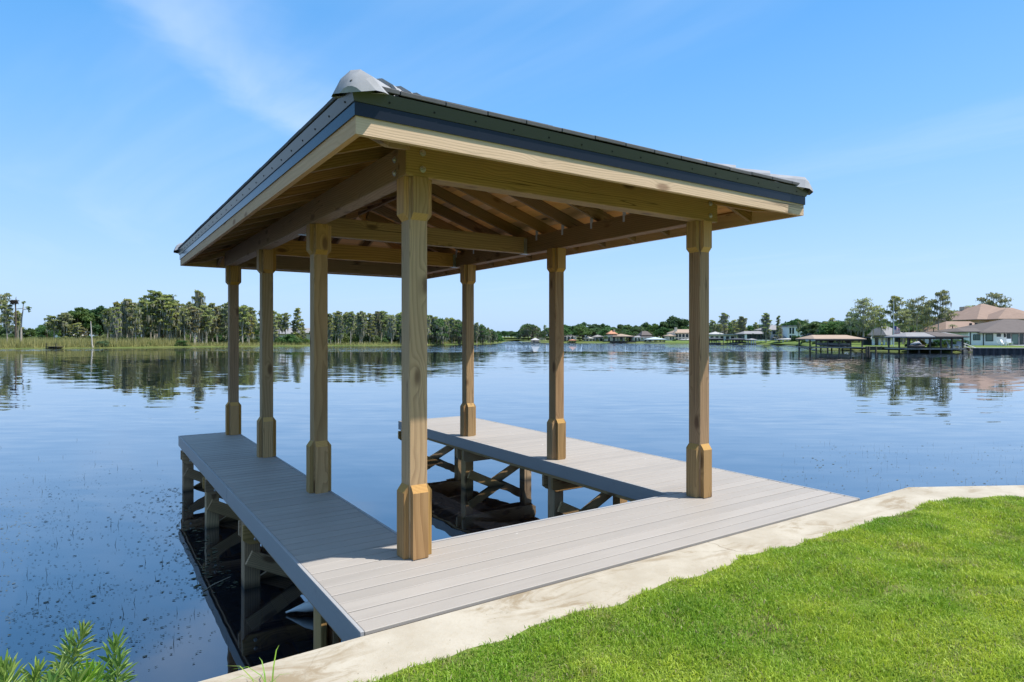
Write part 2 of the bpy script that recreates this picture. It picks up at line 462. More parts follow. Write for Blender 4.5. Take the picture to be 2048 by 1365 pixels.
def hz(v, d): return CAM.z + (HORIZON - v) / FPX * d       # height of row v at d metres


SHORE = [(-900, 95), (-500, 108), (-200, 116), (0, 121), (200, 129), (450, 146), (700, 160), (800, 168), (930, 186), (985, 205), (1003, 235), (1012, 300), (1035, 330), (1058, 262), (1080, 245), (1130, 240), (1300, 220), (1450, 196), (1560, 182), (1604, 150), (1628, 122), (1720, 106), (1800, 99.5), (1900, 95.5), (2048, 93), (2250, 90), (2700, 84)]


def shore_d(u):
    return float(np.interp(u, [s[0] for s in SHORE], [s[1] for s in SHORE]))


def build_ground():
    pts = [at(u, d) for u, d in SHORE]
    pts += [Vector((p[0], p[1], 0)) for p in [(95, -62), (60, -34), (30, -15.4), (14, -6.2), (6.1, -1.72), (5.10, -1.25), (0, -1.25), (-30, -1.25), (-60, 3), (-85, 20), (-100, 45)]]
    n = len(pts); near = [i >= len(SHORE) + 2 and i <= len(SHORE) + 7 for i in range(n)]
    c = at(1024, 60)
    nrm = []
    for i in range(n):
        e = (pts[(i + 1) % n] - pts[i - 1]); k = Vector((-e.y, e.x, 0)).normalized()
        if k.dot(pts[i] - c) < 0: k = -k
        nrm.append(k)
    rings = []
    for (o, z) in [(-9, -2.6), (-1.2, -1.25), (0, -0.80), (0.9, -0.62), (5, -0.50), (20, -0.1), (70, 0.8)]:
        ring = []
        for i in range(n):
            if near[i]:
                oo = {-9: -0.02, -1.2: -0.01, 0: 0.0, 0.9: 0.01, 5: 0.3, 20: 6, 70: 40}[o]
                zz = {-9: -2.6, -1.2: -1.25, 0: -0.8, 0.9: -0.3, 5: -0.12, 20: -0.10, 70: 0.3}[o]
            else:
                oo, zz = o, z
            p = pts[i] + nrm[i] * oo; ring.append((p.x, p.y, zz))
        rings.append(ring)
    ring = []
    for i in range(n):
        k = (pts[i] - c).normalized(); p = c + k * 6000; ring.append((p.x, p.y, 1.2))
    rings.append(ring)
    v = [p for r in rings for p in r] + [(c.x, c.y, -2.6)]; f = []
    for j in range(len(rings) - 1):
        for i in range(n):
            f.append((j * n + i, (j + 1) * n + i, (j + 1) * n + (i + 1) % n, j * n + (i + 1) % n))
    for i in range(n): f.append((i, (i + 1) % n, len(v) - 1))
    bm = bmesh.new(); me = mk('ground', v, f, M_GROUND); bm.from_mesh(me); bmesh.ops.recalc_face_normals(bm, faces=bm.faces); bm.to_mesh(me); bm.free()
    tag(obj('ground', me), kind='structure')
    R = 900
    me = mk('water', [(-R, -R, WATER_Z), (R, -R, WATER_Z), (R, R, WATER_Z), (-R, R, WATER_Z)], [(0, 1, 2, 3)], M_WATER)
    tag(obj('water', me), kind='structure')


build_ground()

# ------------------------------------------------------------------ seawall, lawn, grass
def build_seawall():
    t = thing('seawall', (1.5, -1.2, WATER_Z), 'pale concrete seawall with stained flat cap between dock and lawn', 'seawall')
    out = [(-40, -0.965), (-6, -0.96), (-3, -0.957), (-1.6, -0.958), (-0.75, -0.952), (1.5, -0.950), (4.30, -0.948), (5.18, -0.945), (6.304, -1.587), (9, -3.13), (25, -12.3)]
    inn = [(-40, -1.50), (-6, -1.50), (-3, -1.50), (-1.6, -1.50), (-0.75, -1.50), (1.5, -1.50), (4.30, -1.50), (5.02, -1.49), (6.03, -2.07), (8.73, -3.61), (24.7, -12.8)]
    zt = -0.012; n = len(out)
    v = [(x, y, zt) for x, y in out] + [(x, y, zt) for x, y in inn] + [(x, y, zt - 0.26) for x, y in out] + [(x, y, zt - 0.26) for x, y in inn]
    f = []
    for i in range(n - 1):
        f += [(i, i + 1, n + i + 1, n + i)[::-1], (2 * n + i, 2 * n + i + 1, i + 1, i), (n + i, n + i + 1, 3 * n + i + 1, 3 * n + i)]
    me = mk('cap', v, f, M_CONC); bm = bmesh.new(); bm.from_mesh(me); bmesh.ops.recalc_face_normals(bm, faces=bm.faces)
    ed = [e for e in bm.edges if all(abs(q.co.z - zt) < 1e-4 for q in e.verts) and len(e.link_faces) == 2 and e.calc_face_angle(0) > 0.5]
    bmesh.ops.bevel(bm, geom=ed, offset=0.012, segments=2, affect='EDGES'); bm.to_mesh(me); bm.free()
    obj('cap', me, t)
    v = [(x, y - 0.06, zt - 0.25) for x, y in out] + [(x, y - 0.06, -2.4) for x, y in out]
    f = [(i, i + 1, n + i + 1, n + i) for i in range(n - 1)]
    obj('wall_face', mk('wall_face', v, f, M_CONC), t)


build_seawall()

LX = [-9, -3, -0.98, -0.58, -0.36, -0.05, 0.31, 0.67, 0.92, 1.39, 2.13, 2.64, 3.34, 4.03, 4.55, 4.85, 5.24, 5.54, 9, 24]
LY = [-1.44, -1.43, -1.425, -1.445, -1.414, -1.41, -1.397, -1.43, -1.393, -1.395, -1.357, -1.405, -1.405, -1.425, -1.40, -1.43, -1.63, -1.82, -3.95, -13.2]


def lawn_edge(x):
    return np.interp(x, LX, LY) + 0.018 * np.sin(x * 7.3) + 0.012 * np.sin(x * 17.0 + 1)


def lawn_z(x, y):
    e = np.clip((lawn_edge(x) - y) / 0.25, 0, 1)
    return 0.004 + 0.022 * e + 0.012 * np.sin(x * 2.1 + y * 1.3) * e + 0.013 * np.sin(x * 5.1 - y * 4.2 + np.sin(x * 3.1)) * e + 0.008 * np.sin(x * 11.3 + 3 * np.sin(y * 4.1)) * np.sin(y * 9.7) * e


def make_soil():
    m, t, p, out = material('turf_soil_and_thatch')
    tc = t.node('ShaderNodeTexCoord').outputs['Object']
    n = t.noise(tc, 3.0, 5, 0.6); f = t.noise(tc, 60, 4, 0.7)
    col = t.mix(f, (0.09, 0.15, 0.018), (0.16, 0.20, 0.040)); col = t.mix(t.smooth(n, 0.5, 0.72), col, (0.13, 0.105, 0.055))
    t.set(p, 'Base Color', col); t.set(p, 'Roughness', 0.95); t.set(p, 'Specular IOR Level', 0.1)
    return m


def make_blade():
    m, t, p, out = material('turf_blade')
    g = t.node('ShaderNodeNewGeometry'); isl = g.outputs['Random Per Island']
    tc = t.node('ShaderNodeTexCoord').outputs['Object']
    n = t.noise(tc, 0.9, 4, 0.6); n2 = t.noise(tc, 3.7, 4, 0.6); n3 = t.noise(t.mapping(tc, (1, 1, 1), (5, 2, 0)), 2.3, 4, 0.65)
    col = t.mix(t.smooth(n, 0.35, 0.65), (0.200, 0.370, 0.022), (0.500, 0.590, 0.055))
    col = t.mix(t.math('MULTIPLY', t.smooth(n2, 0.45, 0.7), 0.55), col, (0.095, 0.235, 0.022))
    col = t.mix(t.math('MULTIPLY', isl, 0.35), col, (0.32, 0.42, 0.06))
    dry = t.math('MULTIPLY', t.smooth(n3, 0.53, 0.70), t.smooth(isl, 0.25, 0.6))
    col = t.mix(t.math('MULTIPLY', dry, 0.8), col, (0.33, 0.27, 0.12))
    col = t.mix(t.math('GREATER_THAN', isl, 0.965), col, (0.40, 0.33, 0.18))
    t.set(p, 'Base Color', col); t.set(p, 'Roughness', 0.5); t.set(p, 'Specular IOR Level', 0.3)
    tl = t.node('ShaderNodeBsdfTranslucent', inp={'Color': col})
    mx = t.node('ShaderNodeMixShader', inp={0: 0.35, 1: p.outputs[0], 2: tl.outputs[0]})
    t.l.new(mx.outputs[0], out.inputs[0])
    return m


def build_lawn():
    xs = np.concatenate([np.linspace(-9, -1.5, 16), np.linspace(-1.4, 7, 100), np.linspace(7.3, 24, 20)])
    ts = np.concatenate([np.linspace(0, 0.5, 8), np.linspace(0.6, 5, 40), [7, 10, 16]])
    v = []; f = []
    for x in xs:
        for tt in ts:
            y = float(lawn_edge(x)) - tt; v.append((float(x), y, float(lawn_z(x, y))))
    m = len(ts)
    for i in range(len(xs) - 1):
        for j in range(m - 1):
            f.append((i * m + j, i * m + j + 1, (i + 1) * m + j + 1, (i + 1) * m + j))
    tag(obj('lawn', mk('lawn', v, f, make_soil(), True)), kind='structure')
    # blades of turf
    N = 1500000
    x = rng.uniform(-3.2, 10.5, N); y = rng.uniform(-7.0, -1.2, N)
    dx = x - CAM.x; dy = y - CAM.y; fw = dx * FWD.x + dy * FWD.y; rt = dx * RGT.x + dy * RGT.y
    dens = np.clip(1.25 - fw / 14, 0.25, 1)
    clump = 0.5 + 0.5 * np.sin(x * 9.1 + 2 * np.sin(y * 5.3)) * np.sin(y * 8.3 + 2 * np.sin(x * 4.7))
    bare = (np.sin(x * 3.3 + 1.7 * np.sin(y * 2.9 + 1)) * np.sin(y * 4.1 + 1.3 * np.sin(x * 2.3))) > 0.83
    k = (y < lawn_edge(x) + 0.02) & (fw > 1.7) & (fw < 13) & (np.abs(rt) < fw * 0.82 + 0.9) & (rng.random(N) < dens) & ~(bare & (rng.random(N) < 0.6))
    k &= (y < lawn_edge(x) - 0.035 + 0.055 * rng.random(N) ** 2 + 0.03 * np.sin(x * 31) * np.sin(x * 13 + 2))
    x = x[k]; y = y[k]; clump = clump[k]; n = len(x)
    z = lawn_z(x, np.minimum(y, lawn_edge(x))) - 0.004
    h = rng.uniform(0.018, 0.040, n) * (0.55 + 0.85 * clump); w = rng.uniform(0.0017, 0.0032, n)
    a = rng.uniform(0, 2 * np.pi, n); lean = rng.uniform(0.15, 1.1, n) * h; la = rng.uniform(0, 2 * np.pi, n)
    ca, sa = np.cos(a) * w, np.sin(a) * w; lx, ly = np.cos(la) * lean, np.sin(la) * lean
    V = np.empty((n, 5, 3), np.float32)
    V[:, 0] = np.stack([x - ca, y - sa, z], 1); V[:, 1] = np.stack([x + ca, y + sa, z], 1)
    V[:, 2] = np.stack([x + lx * .4 + ca * .8, y + ly * .4 + sa * .8, z + h * .6], 1); V[:, 3] = np.stack([x + lx * .4 - ca * .8, y + ly * .4 - sa * .8, z + h * .6], 1)
    V[:, 4] = np.stack([x + lx, y + ly, z + h * (1 - 0.35 * lean / h)], 1)
    base = (np.arange(n) * 5)[:, None]
    T = np.concatenate([base + np.array([[0, 1, 2]]), base + np.array([[0, 2, 3]]), base + np.array([[3, 2, 4]])], 1).reshape(-1, 3)
    o = fast_mesh('lawn_grass', V.reshape(-1, 3), T, make_blade())
    tag(o, 'short bright green lawn grass beside the pale seawall cap', 'grass', kind='stuff')


def fast_mesh(name, V, T, mat, parent=None, M=None):
    """triangles from numpy arrays"""
    me = bpy.data.meshes.new(name); nv = len(V); nt = len(T)
    me.vertices.add(nv); me.vertices.foreach_set('co', np.ascontiguousarray(V, np.float32).ravel())
    me.loops.add(nt * 3); me.loops.foreach_set('vertex_index', np.ascontiguousarray(T, np.int32).ravel())
    me.polygons.add(nt); me.polygons.foreach_set('loop_start', np.arange(0, nt * 3, 3, dtype=np.int32))
    me.materials.append(mat); me.update(calc_edges=True); me.validate()
    return obj(name, me, parent, M)


build_lawn()

# ------------------------------------------------------------------ dock
X0, X1, XI0, XI1 = -0.75, 4.25, 0.105, 2.834         # outer left, outer right, slip left, slip right
YN, YS, YF = -0.94, 0.176, 7.01
PITCH = 0.1395


def build_dock():
    t = thing('boat_dock', (1.5, 3.0, WATER_Z), 'U shaped boat dock decked in grey composite boards around a slip', 'dock')
    shared = {}
    def deck(x0, x1, y):
        L = round(x1 - x0, 3)
        if L not in shared:
            me = mk('deck_board', boxv(0, L, 0, 0.1290, -0.025, 0), BOXF, M_DECK); shared[L] = bevel_mesh(me, 0.004)
        obj('deck_board', shared[L], t, Matrix.Translation((x0, y, random.uniform(-0.0012, 0.0012))))
    for k in range(8): deck(X0 + 0.024, X1 - 0.024, YN + k * PITCH)
    y = YN + 8 * PITCH; k = 0
    while y + k * PITCH < YF - 0.13: deck(X0 + 0.024, XI0 - 0.024, y + k * PITCH); k += 1
    yl = y + k * PITCH; k = 0
    while y + k * PITCH < 6.83 - 0.13: deck(XI1 + 0.024, X1 - 0.024, y + k * PITCH); k += 1
    yr = y + k * PITCH
    ys = y
    # edge boards, flush with the deck
    E = dict(w=0.022, h=0.155, mat=M_EDGE, parent=t, bev=0.002, zoff=-0.153)
    def edge(a, b):
        board('edge_board', a, b, **E)
    edge((X0 + .011, YN, 0), (X0 + .011, 2.9, 0)); edge((X0 + .009, 2.902, 0), (X0 + .009, yl + .022, 0))
    edge((XI0 - .011, ys + .024, 0), (XI0 - .011, yl + .022, 0))
    edge((X0 + .024, yl + .011, 0), (XI0 - .024, yl + .011, 0))
    edge((XI0 - .022, ys + .009, 0.0), (XI1 + .022, ys + .009, 0.0))
    edge((XI1 + .011, ys + .024, 0), (XI1 + .011, yr + .022, 0))
    edge((X1 - .011, YN, 0), (X1 - .011, yr + .022, 0))
    edge((XI1 + .024, yr + .011, 0), (X1 - .024, yr + .011, 0))
    # timber rim and stringers
    def rim(a, b): board('rim_joist', a, b, 0.038, 0.165, W_PILE, t, zoff=-0.195)
    for x, yy in ((X0 + .043, yl - .03), (XI0 - .043, yl - .03), (XI1 + .043, yr - .03), (X1 - .043, yr - .03)):
        rim((x, YN + .05, 0), (x, yy, 0))
    rim((X0 + .43, YN + .05, 0), (X0 + .43, yl - .03, 0)); rim((3.55, YN + .05, 0), (3.55, yr - .03, 0))
    rim((XI0 + .0, ys - .04, 0), (XI1, ys - .04, 0)); rim((XI0, -0.4, 0), (XI1, -0.4, 0)); rim((X0 + .07, YN + .03, 0), (X1 - .07, YN + .03, 0))
    rim((X0 + .07, yl - .012, 0), (XI0 - .07, yl - .012, 0)); rim((XI1 + .07, yr - .012, 0), (X1 - .07, yr - .012, 0))
    # bents: piles, double cross beams, braces
    pile = bevel_mesh(mk('pile', boxv(0, 2.4, -.072, .072, -.072, .072), BOXF, W_PILE), 0.005)
    bolt_me = MB().tube([(0, 0, 0), (0, 0, .012), (0, 0, .018)], [.017, .017, .010], 8).mesh('bolt', M_STEEL)
    def put_pile(x, y, top=-0.195):
        obj('pile', pile, t, frame((x, y, top - 2.4), (x, y, top), (0, 1, 0)))
    def cross(x0, x1, y):
        v = [(0, -.019, .045), (.06, -.019, 0), (x1 - x0 - .06, -.019, 0), (x1 - x0, -.019, .045), (x1 - x0, -.019, .18), (0, -.019, .18)]
        v += [(a, .019, c) for a, b, c in v]
        fcs = [(0, 1, 2, 3, 4, 5), (11, 10, 9, 8, 7, 6)] + [(i, 6 + i, 6 + (i + 1) % 6, (i + 1) % 6) for i in range(6)]
        me = mk('cross_beam', v, fcs, W_PILE)
        for s in (-1, 1):
            obj('cross_beam', me, t, Matrix.Translation((x0, y + s * .093, -.378)))
    def brace(a, b, y, s):
        board('brace', (a[0], y + s * .132, a[1]), (b[0], y + s * .132, b[1]), 0.038, 0.135, W_PILE, t)
    for y in (2.22, 4.47, 6.72):
        for x in (-.655, .02): put_pile(x, y)
        cross(-.745, .10, y)
        brace((-.73, -.55), (.10, -.98), y, -1); brace((.10, -.58), (-.72, -1.02), y, 1)
        for bx in (-.655,):
            for bz in (-.25, -.33): obj('bolt', bolt_me, t, frame((bx + .02, y - .112, bz), (bx + .03, y - .112, bz), (0, -1, 0)))
        for x in (2.99, 4.10): put_pile(x, y)
        cross(2.86, 4.23, y)
        brace((2.92, -.62), (4.14, -1.20), y, -1); brace((4.14, -.60), (2.92, -1.18), y, 1)
    for x in (-.62, .02, 2.95, 4.1): put_pile(x, .02)
    for x in (-.70, -.62): board('stub_post', (x, -.16, -1.4), (x, -.16, -.2), .038, .12, W_PILE, t, up=(0, 1, 0))
    return t


dock = build_dock()

# ------------------------------------------------------------------ pavilion over the slip
EX0, EX1, EY0, EY1 = -0.68, 3.73, -0.68, 7.45       # outer faces of the fascia
PS = 1 / 3.0                                         # roof pitch 4 in 12
HWID = (EX1 - EX0) / 2
PX = (0.0, 3.05); PYL = (0.0, 2.25, 4.50, 6.75); PYR = (0.0, 2.28, 4.55, 6.77)
BEAM0, BEAM1 = 2.680, 2.905


def zb(s): return 2.715 + PS * s                     # underside of rafters
def zp(s): return zb(s) + 0.148                      # underside of planks
def zt(s): return 2.955 + PS * (s + 0.07)            # underside of tiles


def build_pavilion():
    t = thing('dock_pavilion', (1.525, 3.38, 0), 'open timber pavilion on eight posts with charcoal tiled hip roof over the slip', 'pavilion')
    # posts
    core = bevel_mesh(mk('post', boxv(0, BEAM0, -.07, .07, -.07, .07), BOXF, W_POST), 0.006)
    def trim(h0, h1, h2, name):
        w = .059; d = .038                       # h0..h1 full thickness, chamfer towards h2
        v = [(h0, -w, 0), (h0, w, 0), (h0, w, d), (h0, -w, d), (h1, -w, d), (h1, w, d), (h2, w, 0), (h2, -w, 0)]
        f = [(0, 3, 2, 1), (3, 4, 5, 2), (4, 7, 6, 5), (0, 7, 4, 3), (1, 2, 5, 6), (0, 1, 6, 7)]
        if h1 < h0: f = [q[::-1] for q in f]
        return mk(name, v, f, None, False, [W_BASE, W_FRESH], [0, 0, 1, 0, 0, 0])
    base = trim(0.001, .462, .515, 'base_trim'); capt = trim(BEAM0, 2.425, 2.380, 'capital_trim')
    for x, ys in zip(PX, (PYL, PYR)):
        for y in ys:
            p = obj('post', core, t, frame((x, y, 0), (x, y, 1), (0, -1, 0)))
            for n in ((0, -1, 0), (-1, 0, 0), (0, 1, 0), (1, 0, 0)):
                o = Vector((x, y, 0)) + Vector(n) * .0705
                M = frame(o, o + Vector((0, 0, 1)), n)
                obj('base_trim', base, p, M); obj('capital_trim', capt, p, M)
    # beams
    bh = BEAM1 - BEAM0
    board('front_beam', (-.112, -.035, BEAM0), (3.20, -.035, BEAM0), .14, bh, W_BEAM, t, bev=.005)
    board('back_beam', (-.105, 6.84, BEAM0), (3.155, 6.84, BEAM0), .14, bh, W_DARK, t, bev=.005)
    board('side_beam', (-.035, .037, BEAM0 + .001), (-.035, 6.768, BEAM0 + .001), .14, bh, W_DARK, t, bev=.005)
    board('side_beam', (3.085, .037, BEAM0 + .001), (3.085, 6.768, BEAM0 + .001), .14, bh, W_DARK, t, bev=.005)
    hang = MB(); hang.box(-.032, .032, -.055, .055, -.004, 0); hang.box(-.055, -.0525, -.052, -.0, -.004, .2); hang.box(.0525, .055, -.052, -.0, -.004, .2)
    hm = hang.mesh('joist_hanger', M_STEEL)
    for y in (2.93, 4.93):
        board('tie_beam', (.038, y, BEAM0 + .004), (3.012, y, BEAM0 + .004), .10, bh - .01, W_BEAM, t, bev=.004)
        obj('joist_hanger', hm, t, Matrix.Translation((3.012, y, BEAM0 + .003)) @ Matrix.Rotation(-math.pi / 2, 4, 'Z'))
        obj('joist_hanger', hm, t, Matrix.Translation((.038, y, BEAM0 + .003)) @ Matrix.Rotation(math.pi / 2, 4, 'Z'))
    bolt = MB().tube([(0, 0, 0), (0, 0, .006), (0, 0, .007), (0, 0, .016)], [.024, .024, .015, .012], 10).mesh('bolt', M_STEEL)
    for x in (.015, 3.09):
        for z in (BEAM0 + .055, BEAM0 + .17): obj('bolt', bolt, t, frame((x, -.105, z), (x + .1, -.105, z), (0, -1, 0)))
    for z in (BEAM0 + .055, BEAM0 + .15): obj('bolt', bolt, t, frame((-.105, .10, z), (-.105, .0, z), (-1, 0, 0)))
    # rafters
    tie = MB().box(-.02, .02, 0, .003, 0, .13).box(-.02, .02, .003, .004, .02, .05).mesh('rafter_tie', M_STEEL)
    ry = [.43 + .55 * k for k in range(-1, 15) if -.5 < .43 + .55 * k < 7.3]
    for y in ry:
        s = min(HWID - .02, y - EY0 - .03, EY1 - y - .03)
        if s < .3: continue
        for sg, xe in ((1, EX0), (-1, EX1)):
            board('rafter', (xe + sg * .04, y, zb(.04)), (xe + sg * s, y, zb(s)), .038, .14, W_RAFT, t)
            if 0.2 < y < 6.6:
                xi = .036 if sg > 0 else 3.013
                obj('rafter_tie', tie, t, Matrix.Translation((xi, y + .024, BEAM1 - .07)) @ Matrix.Rotation(math.pi / 2 * sg + .35, 4, 'Z'))
    for k in range(-3, 4):
        x = 1.525 + .55 * k; s = min(HWID - .03, x - EX0 - .03, EX1 - x - .03)
        if s < .3: continue
        for sg, ye in ((1, EY0), (-1, EY1)):
            board('rafter', (x, ye + sg * .04, zb(.04)), (x, ye + sg * s, zb(s)), .038, .14, W_RAFT, t)
    for cx, sx in ((EX0, 1), (EX1, -1)):
        for cy, sy in ((EY0, 1), (EY1, -1)):
            a = Vector((cx, cy, 0)); dr = Vector((sx, sy, 0)); sd_ = Vector((-sy * sx * sx, sx, 0)).normalized() * .019 if False else Vector((dr.y, -dr.x, 0)).normalized() * .019
            prof = [(.05, zb(.05) + .012), (.33, zb(.33) - .055), (HWID, zb(HWID) - .05), (HWID, zp(HWID) - .004), (.05, zp(.05) - .004)]
            v = [a + dr * s + sd_ * k + Vector((0, 0, z)) for k in (-1, 1) for s, z in prof]
            f = [(0, 1, 2, 3, 4), (9, 8, 7, 6, 5)] + [(i, 5 + i, 5 + (i + 1) % 5, (i + 1) % 5) for i in range(5)]
            in_frame('hip_rafter', v, f, frame(v[0], v[2]), W_BEAM, t)
    board('ridge_board', (1.525, EY0 + HWID, zb(HWID) - .03), (1.525, EY1 - HWID, zb(HWID) - .03), .038, .17, W_RAFT, t)
    # four slopes: function giving the ground point on slope k at (along, s)
    def edge_pts(k, s):
        if k == 0: return (EX0 + s, EY0 + s), (EX1 - s, EY0 + s)
        if k == 1: return (EX1 - s, EY0 + s), (EX1 - s, EY1 - s)
        if k == 2: return (EX1 - s, EY1 - s), (EX0 + s, EY1 - s)
        return (EX0 + s, EY1 - s), (EX0 + s, EY0 + s)
    for k in range(4):
        s = .002
        while s < HWID - .01:
            s1 = min(s + .131, HWID)
            a0, b0 = edge_pts(k, s); a1, b1 = edge_pts(k, s1 - .0025)
            v = [(*a0, zp(s)), (*b0, zp(s)), (*b1, zp(s1 - .0025)), (*a1, zp(s1 - .0025))]
            v += [(x, y, z + .02) for x, y, z in v]
            in_frame('ceiling_plank', v, BOXF, frame(v[0], v[1]), W_PLANK, t)
            s += .1325
    # eave trim, mitred at the corners: (outward offset, z) profiles
    def eave(name, prof, mat, extra=None):
        for k in range(4):
            v = []
            for e in (0, 1):
                for o, z in prof:
                    pt = edge_pts(k, -o)[e]; v.append((pt[0], pt[1], z))
            n = len(prof)
            f = [tuple(range(n))[::-1], tuple(range(n, 2 * n))] + [(i, (i + 1) % n, n + (i + 1) % n, n + i) for i in range(n)]
            me_o = in_frame(name, v, f, frame(v[0], v[n]), mat[k] if isinstance(mat, list) else mat, t)
            if extra: extra(k, me_o)
    eave('fascia_board', [(0, 2.711), (0, 2.860), (-.038, 2.860), (-.038, 2.711)], W_FASC)
    eave('drip_edge', [(.003, 2.813), (.010, 2.813), (.010, 2.903), (.003, 2.903)], M_DRIP)
    dot = MB().tube([(0, 0, -.002), (0, 0, .002)], .0065, 6).mesh('weep_hole', M_HOLE)
    def holes(k, o):
        a, b = edge_pts(k, -.0265); L = (Vector(b) - Vector(a)).length
        dr = (Vector((*b, 0)) - Vector((*a, 0))).normalized(); nn = Vector((dr.y, -dr.x, 0))
        s = .22
        while s < L - .1:
            p = Vector((*a, 2.916)) + dr * s
            obj('weep_hole', dot, o, frame(p, p + dr, (nn.x, nn.y, -.36))); s += .29
    eave('eave_riser', [(.011, 2.890), (.016, 2.890), (.040, 2.957), (.034, 2.957)], M_RISER, holes)
    # tiles: the course along the eaves one by one, the rest of each slope joined
    def tile_v(k, a, b, s0, s1, lift):
        P0, Q0 = edge_pts(k, s0); P1, Q1 = edge_pts(k, s1)
        L0 = (Vector(Q0) - Vector(P0)).length; dr = (Vector(Q0) - Vector(P0)).normalized()
        inset = s1 - s0
        a1 = max(a - inset, 0); b1 = min(b - inset, L0 - 2 * inset)
        if b1 <= a1: b1 = a1 = (a1 + b1) / 2
        q = [Vector(P0) + dr * a, Vector(P0) + dr * b, Vector(P1) + dr * b1, Vector(P1) + dr * a1]
        zz = [zt(s0) + lift, zt(s0) + lift, zt(s1) + lift * .25, zt(s1) + lift * .25]
        v = [(p.x, p.y, z) for p, z in zip(q, zz)]
        return v + [(x, y, z + .028) for x, y, z in v]
    TW = .30
    for k in range(4):
        rest = MB(); c = 0
        s0 = -.047
        while s0 < HWID - .06:
            s1 = min(s0 + .40, HWID)
            P0, Q0 = edge_pts(k, s0); L0 = (Vector(Q0) - Vector(P0)).length
            a = -(TW * .5 if c % 2 else .0)
            while a < L0 - .01:
                aa, bb = max(a, 0), min(a + TW - .004, L0)
                if bb - aa > .02:
                    v = tile_v(k, aa, bb, s0, s1, random.uniform(0.0, .006) if c == 0 else .026 + random.uniform(0, .004))
                    if c == 0: in_frame('roof_tile', v, BOXF, frame(v[0], v[1]), M_TILE, t, bev=.004)
                    else: rest.add(v, BOXF)
                a += TW
            s0 += .30; c += 1
        tag(rest.build('upper_roof_tiles', M_TILE, t), kind='stuff')
    # hip and ridge caps: angular trim tiles that overlap like scales
    def cap_mesh(name, closed):
        w0, w1, h0, h1, L = .165, .135, .080, .066, .40
        prof = [(-1, -.75), (-.58, .40), (-.18, .92), (.18, .92), (.58, .40), (1, -.75)]
        v = [(0, y * w0, z * h0) for y, z in prof] + [(L, y * w1, z * h1 - .018) for y, z in prof]
        n = len(prof); f = [(i + 1, i, n + i, n + i + 1) for i in range(n - 1)] + [(n - 1, 2 * n - 1, n, 0)]
        if closed:
            c0 = len(v)
            v += [(-.045, y * w0 * .80, z * h0 * .70 - .010) for y, z in prof]; c1 = len(v)
            v += [(-.10, y * w0 * .40, z * h0 * .25 - .045) for y, z in prof]
            f += [(i, i + 1, c0 + i + 1, c0 + i) for i in range(n - 1)] + [(c0 + i, c0 + i + 1, c1 + i + 1, c1 + i) for i in range(n - 1)]
            f += [tuple(c1 + i for i in range(n))]
        else:
            f += [tuple(range(n))]
        f += [tuple(n + i for i in range(n))[::-1]]
        me = mk(name, v, f, M_CAPT, True)
        bm = bmesh.new(); bm.from_mesh(me); bmesh.ops.recalc_face_normals(bm, faces=bm.faces)
        for e in bm.edges: e.smooth = e.calc_face_angle(0) < 0.30
        bm.to_mesh(me); bm.free()
        return me
    cap_a, cap_b = cap_mesh('hip_cap', True), cap_mesh('hip_cap', False)
    for cx, sx in ((EX0, 1), (EX1, -1)):
        for cy, sy in ((EY0, 1), (EY1, -1)):
            s = .01; c = 0
            while s < HWID - .1:
                ds = .32 / math.sqrt(2 + PS * PS)
                p0 = Vector((cx + sx * s, cy + sy * s, zt(s) + .018)); s2 = s + ds
                p1 = Vector((cx + sx * s2, cy + sy * s2, zt(s2) + .018))
                obj('hip_cap', cap_a if c == 0 else cap_b, t, frame(p0, p1)); s = s2; c += 1
    y = EY0 + HWID - .1
    while y < EY1 - HWID:
        obj('ridge_cap', cap_b, t, frame((1.525, y, zt(HWID) + .02), (1.525, y + .32, zt(HWID) + .02))); y += .32
    return t


pavilion = build_pavilion()

# ------------------------------------------------------------------ small things by the dock
def sprig_mesh(name, mat, L=0.22, n=46, ll=0.105, lw=0.0048):
    V = []; F = []
    def leaf(o, d, up, l, w):
        d = d.normalized(); s = d.cross(up).normalized() * w; up2 = s.cross(d).normalized()
        b = len(V)
        V.extend([o, o + d * l * .35 + s + up2 * l * .04, o + d * l * .75 + s * .75 + up2 * l * .03, o + d * l - up2 * l * .05, o + d * l * .75 - s * .75 + up2 * l * .03, o + d * l * .35 - s + up2 * l * .04, o + d * l * .5 - up2 * w * .6])
        F.extend([(b, b + 1, b + 6), (b + 1, b + 2, b + 6), (b + 2, b + 3, b + 6), (b + 3, b + 4, b + 6), (b + 4, b + 5, b + 6), (b + 5, b, b + 6)])
    for i in range(n):
        t = i / (n - 1); a = i * 2.4; z = L * (0.15 + 0.85 * t)
        el = 0.15 + 1.15 * t * t
        d = Vector((math.cos(a) * math.cos(el), math.sin(a) * math.cos(el), math.sin(el)))
        leaf(Vector((0, 0, z)), d, Vector((0, 0, 1)) if el < 1.2 else Vector((math.sin(a), math.cos(a), 0.1)), ll * (1.05 - .5 * t) * random.uniform(.8, 1.15), lw)
    mb = MB(); mb.add(V, F)
    mb.tube([(0, 0, -L * .8), (0, 0, L)], [.004, .002], 5)
    return mb.mesh(name, mat)


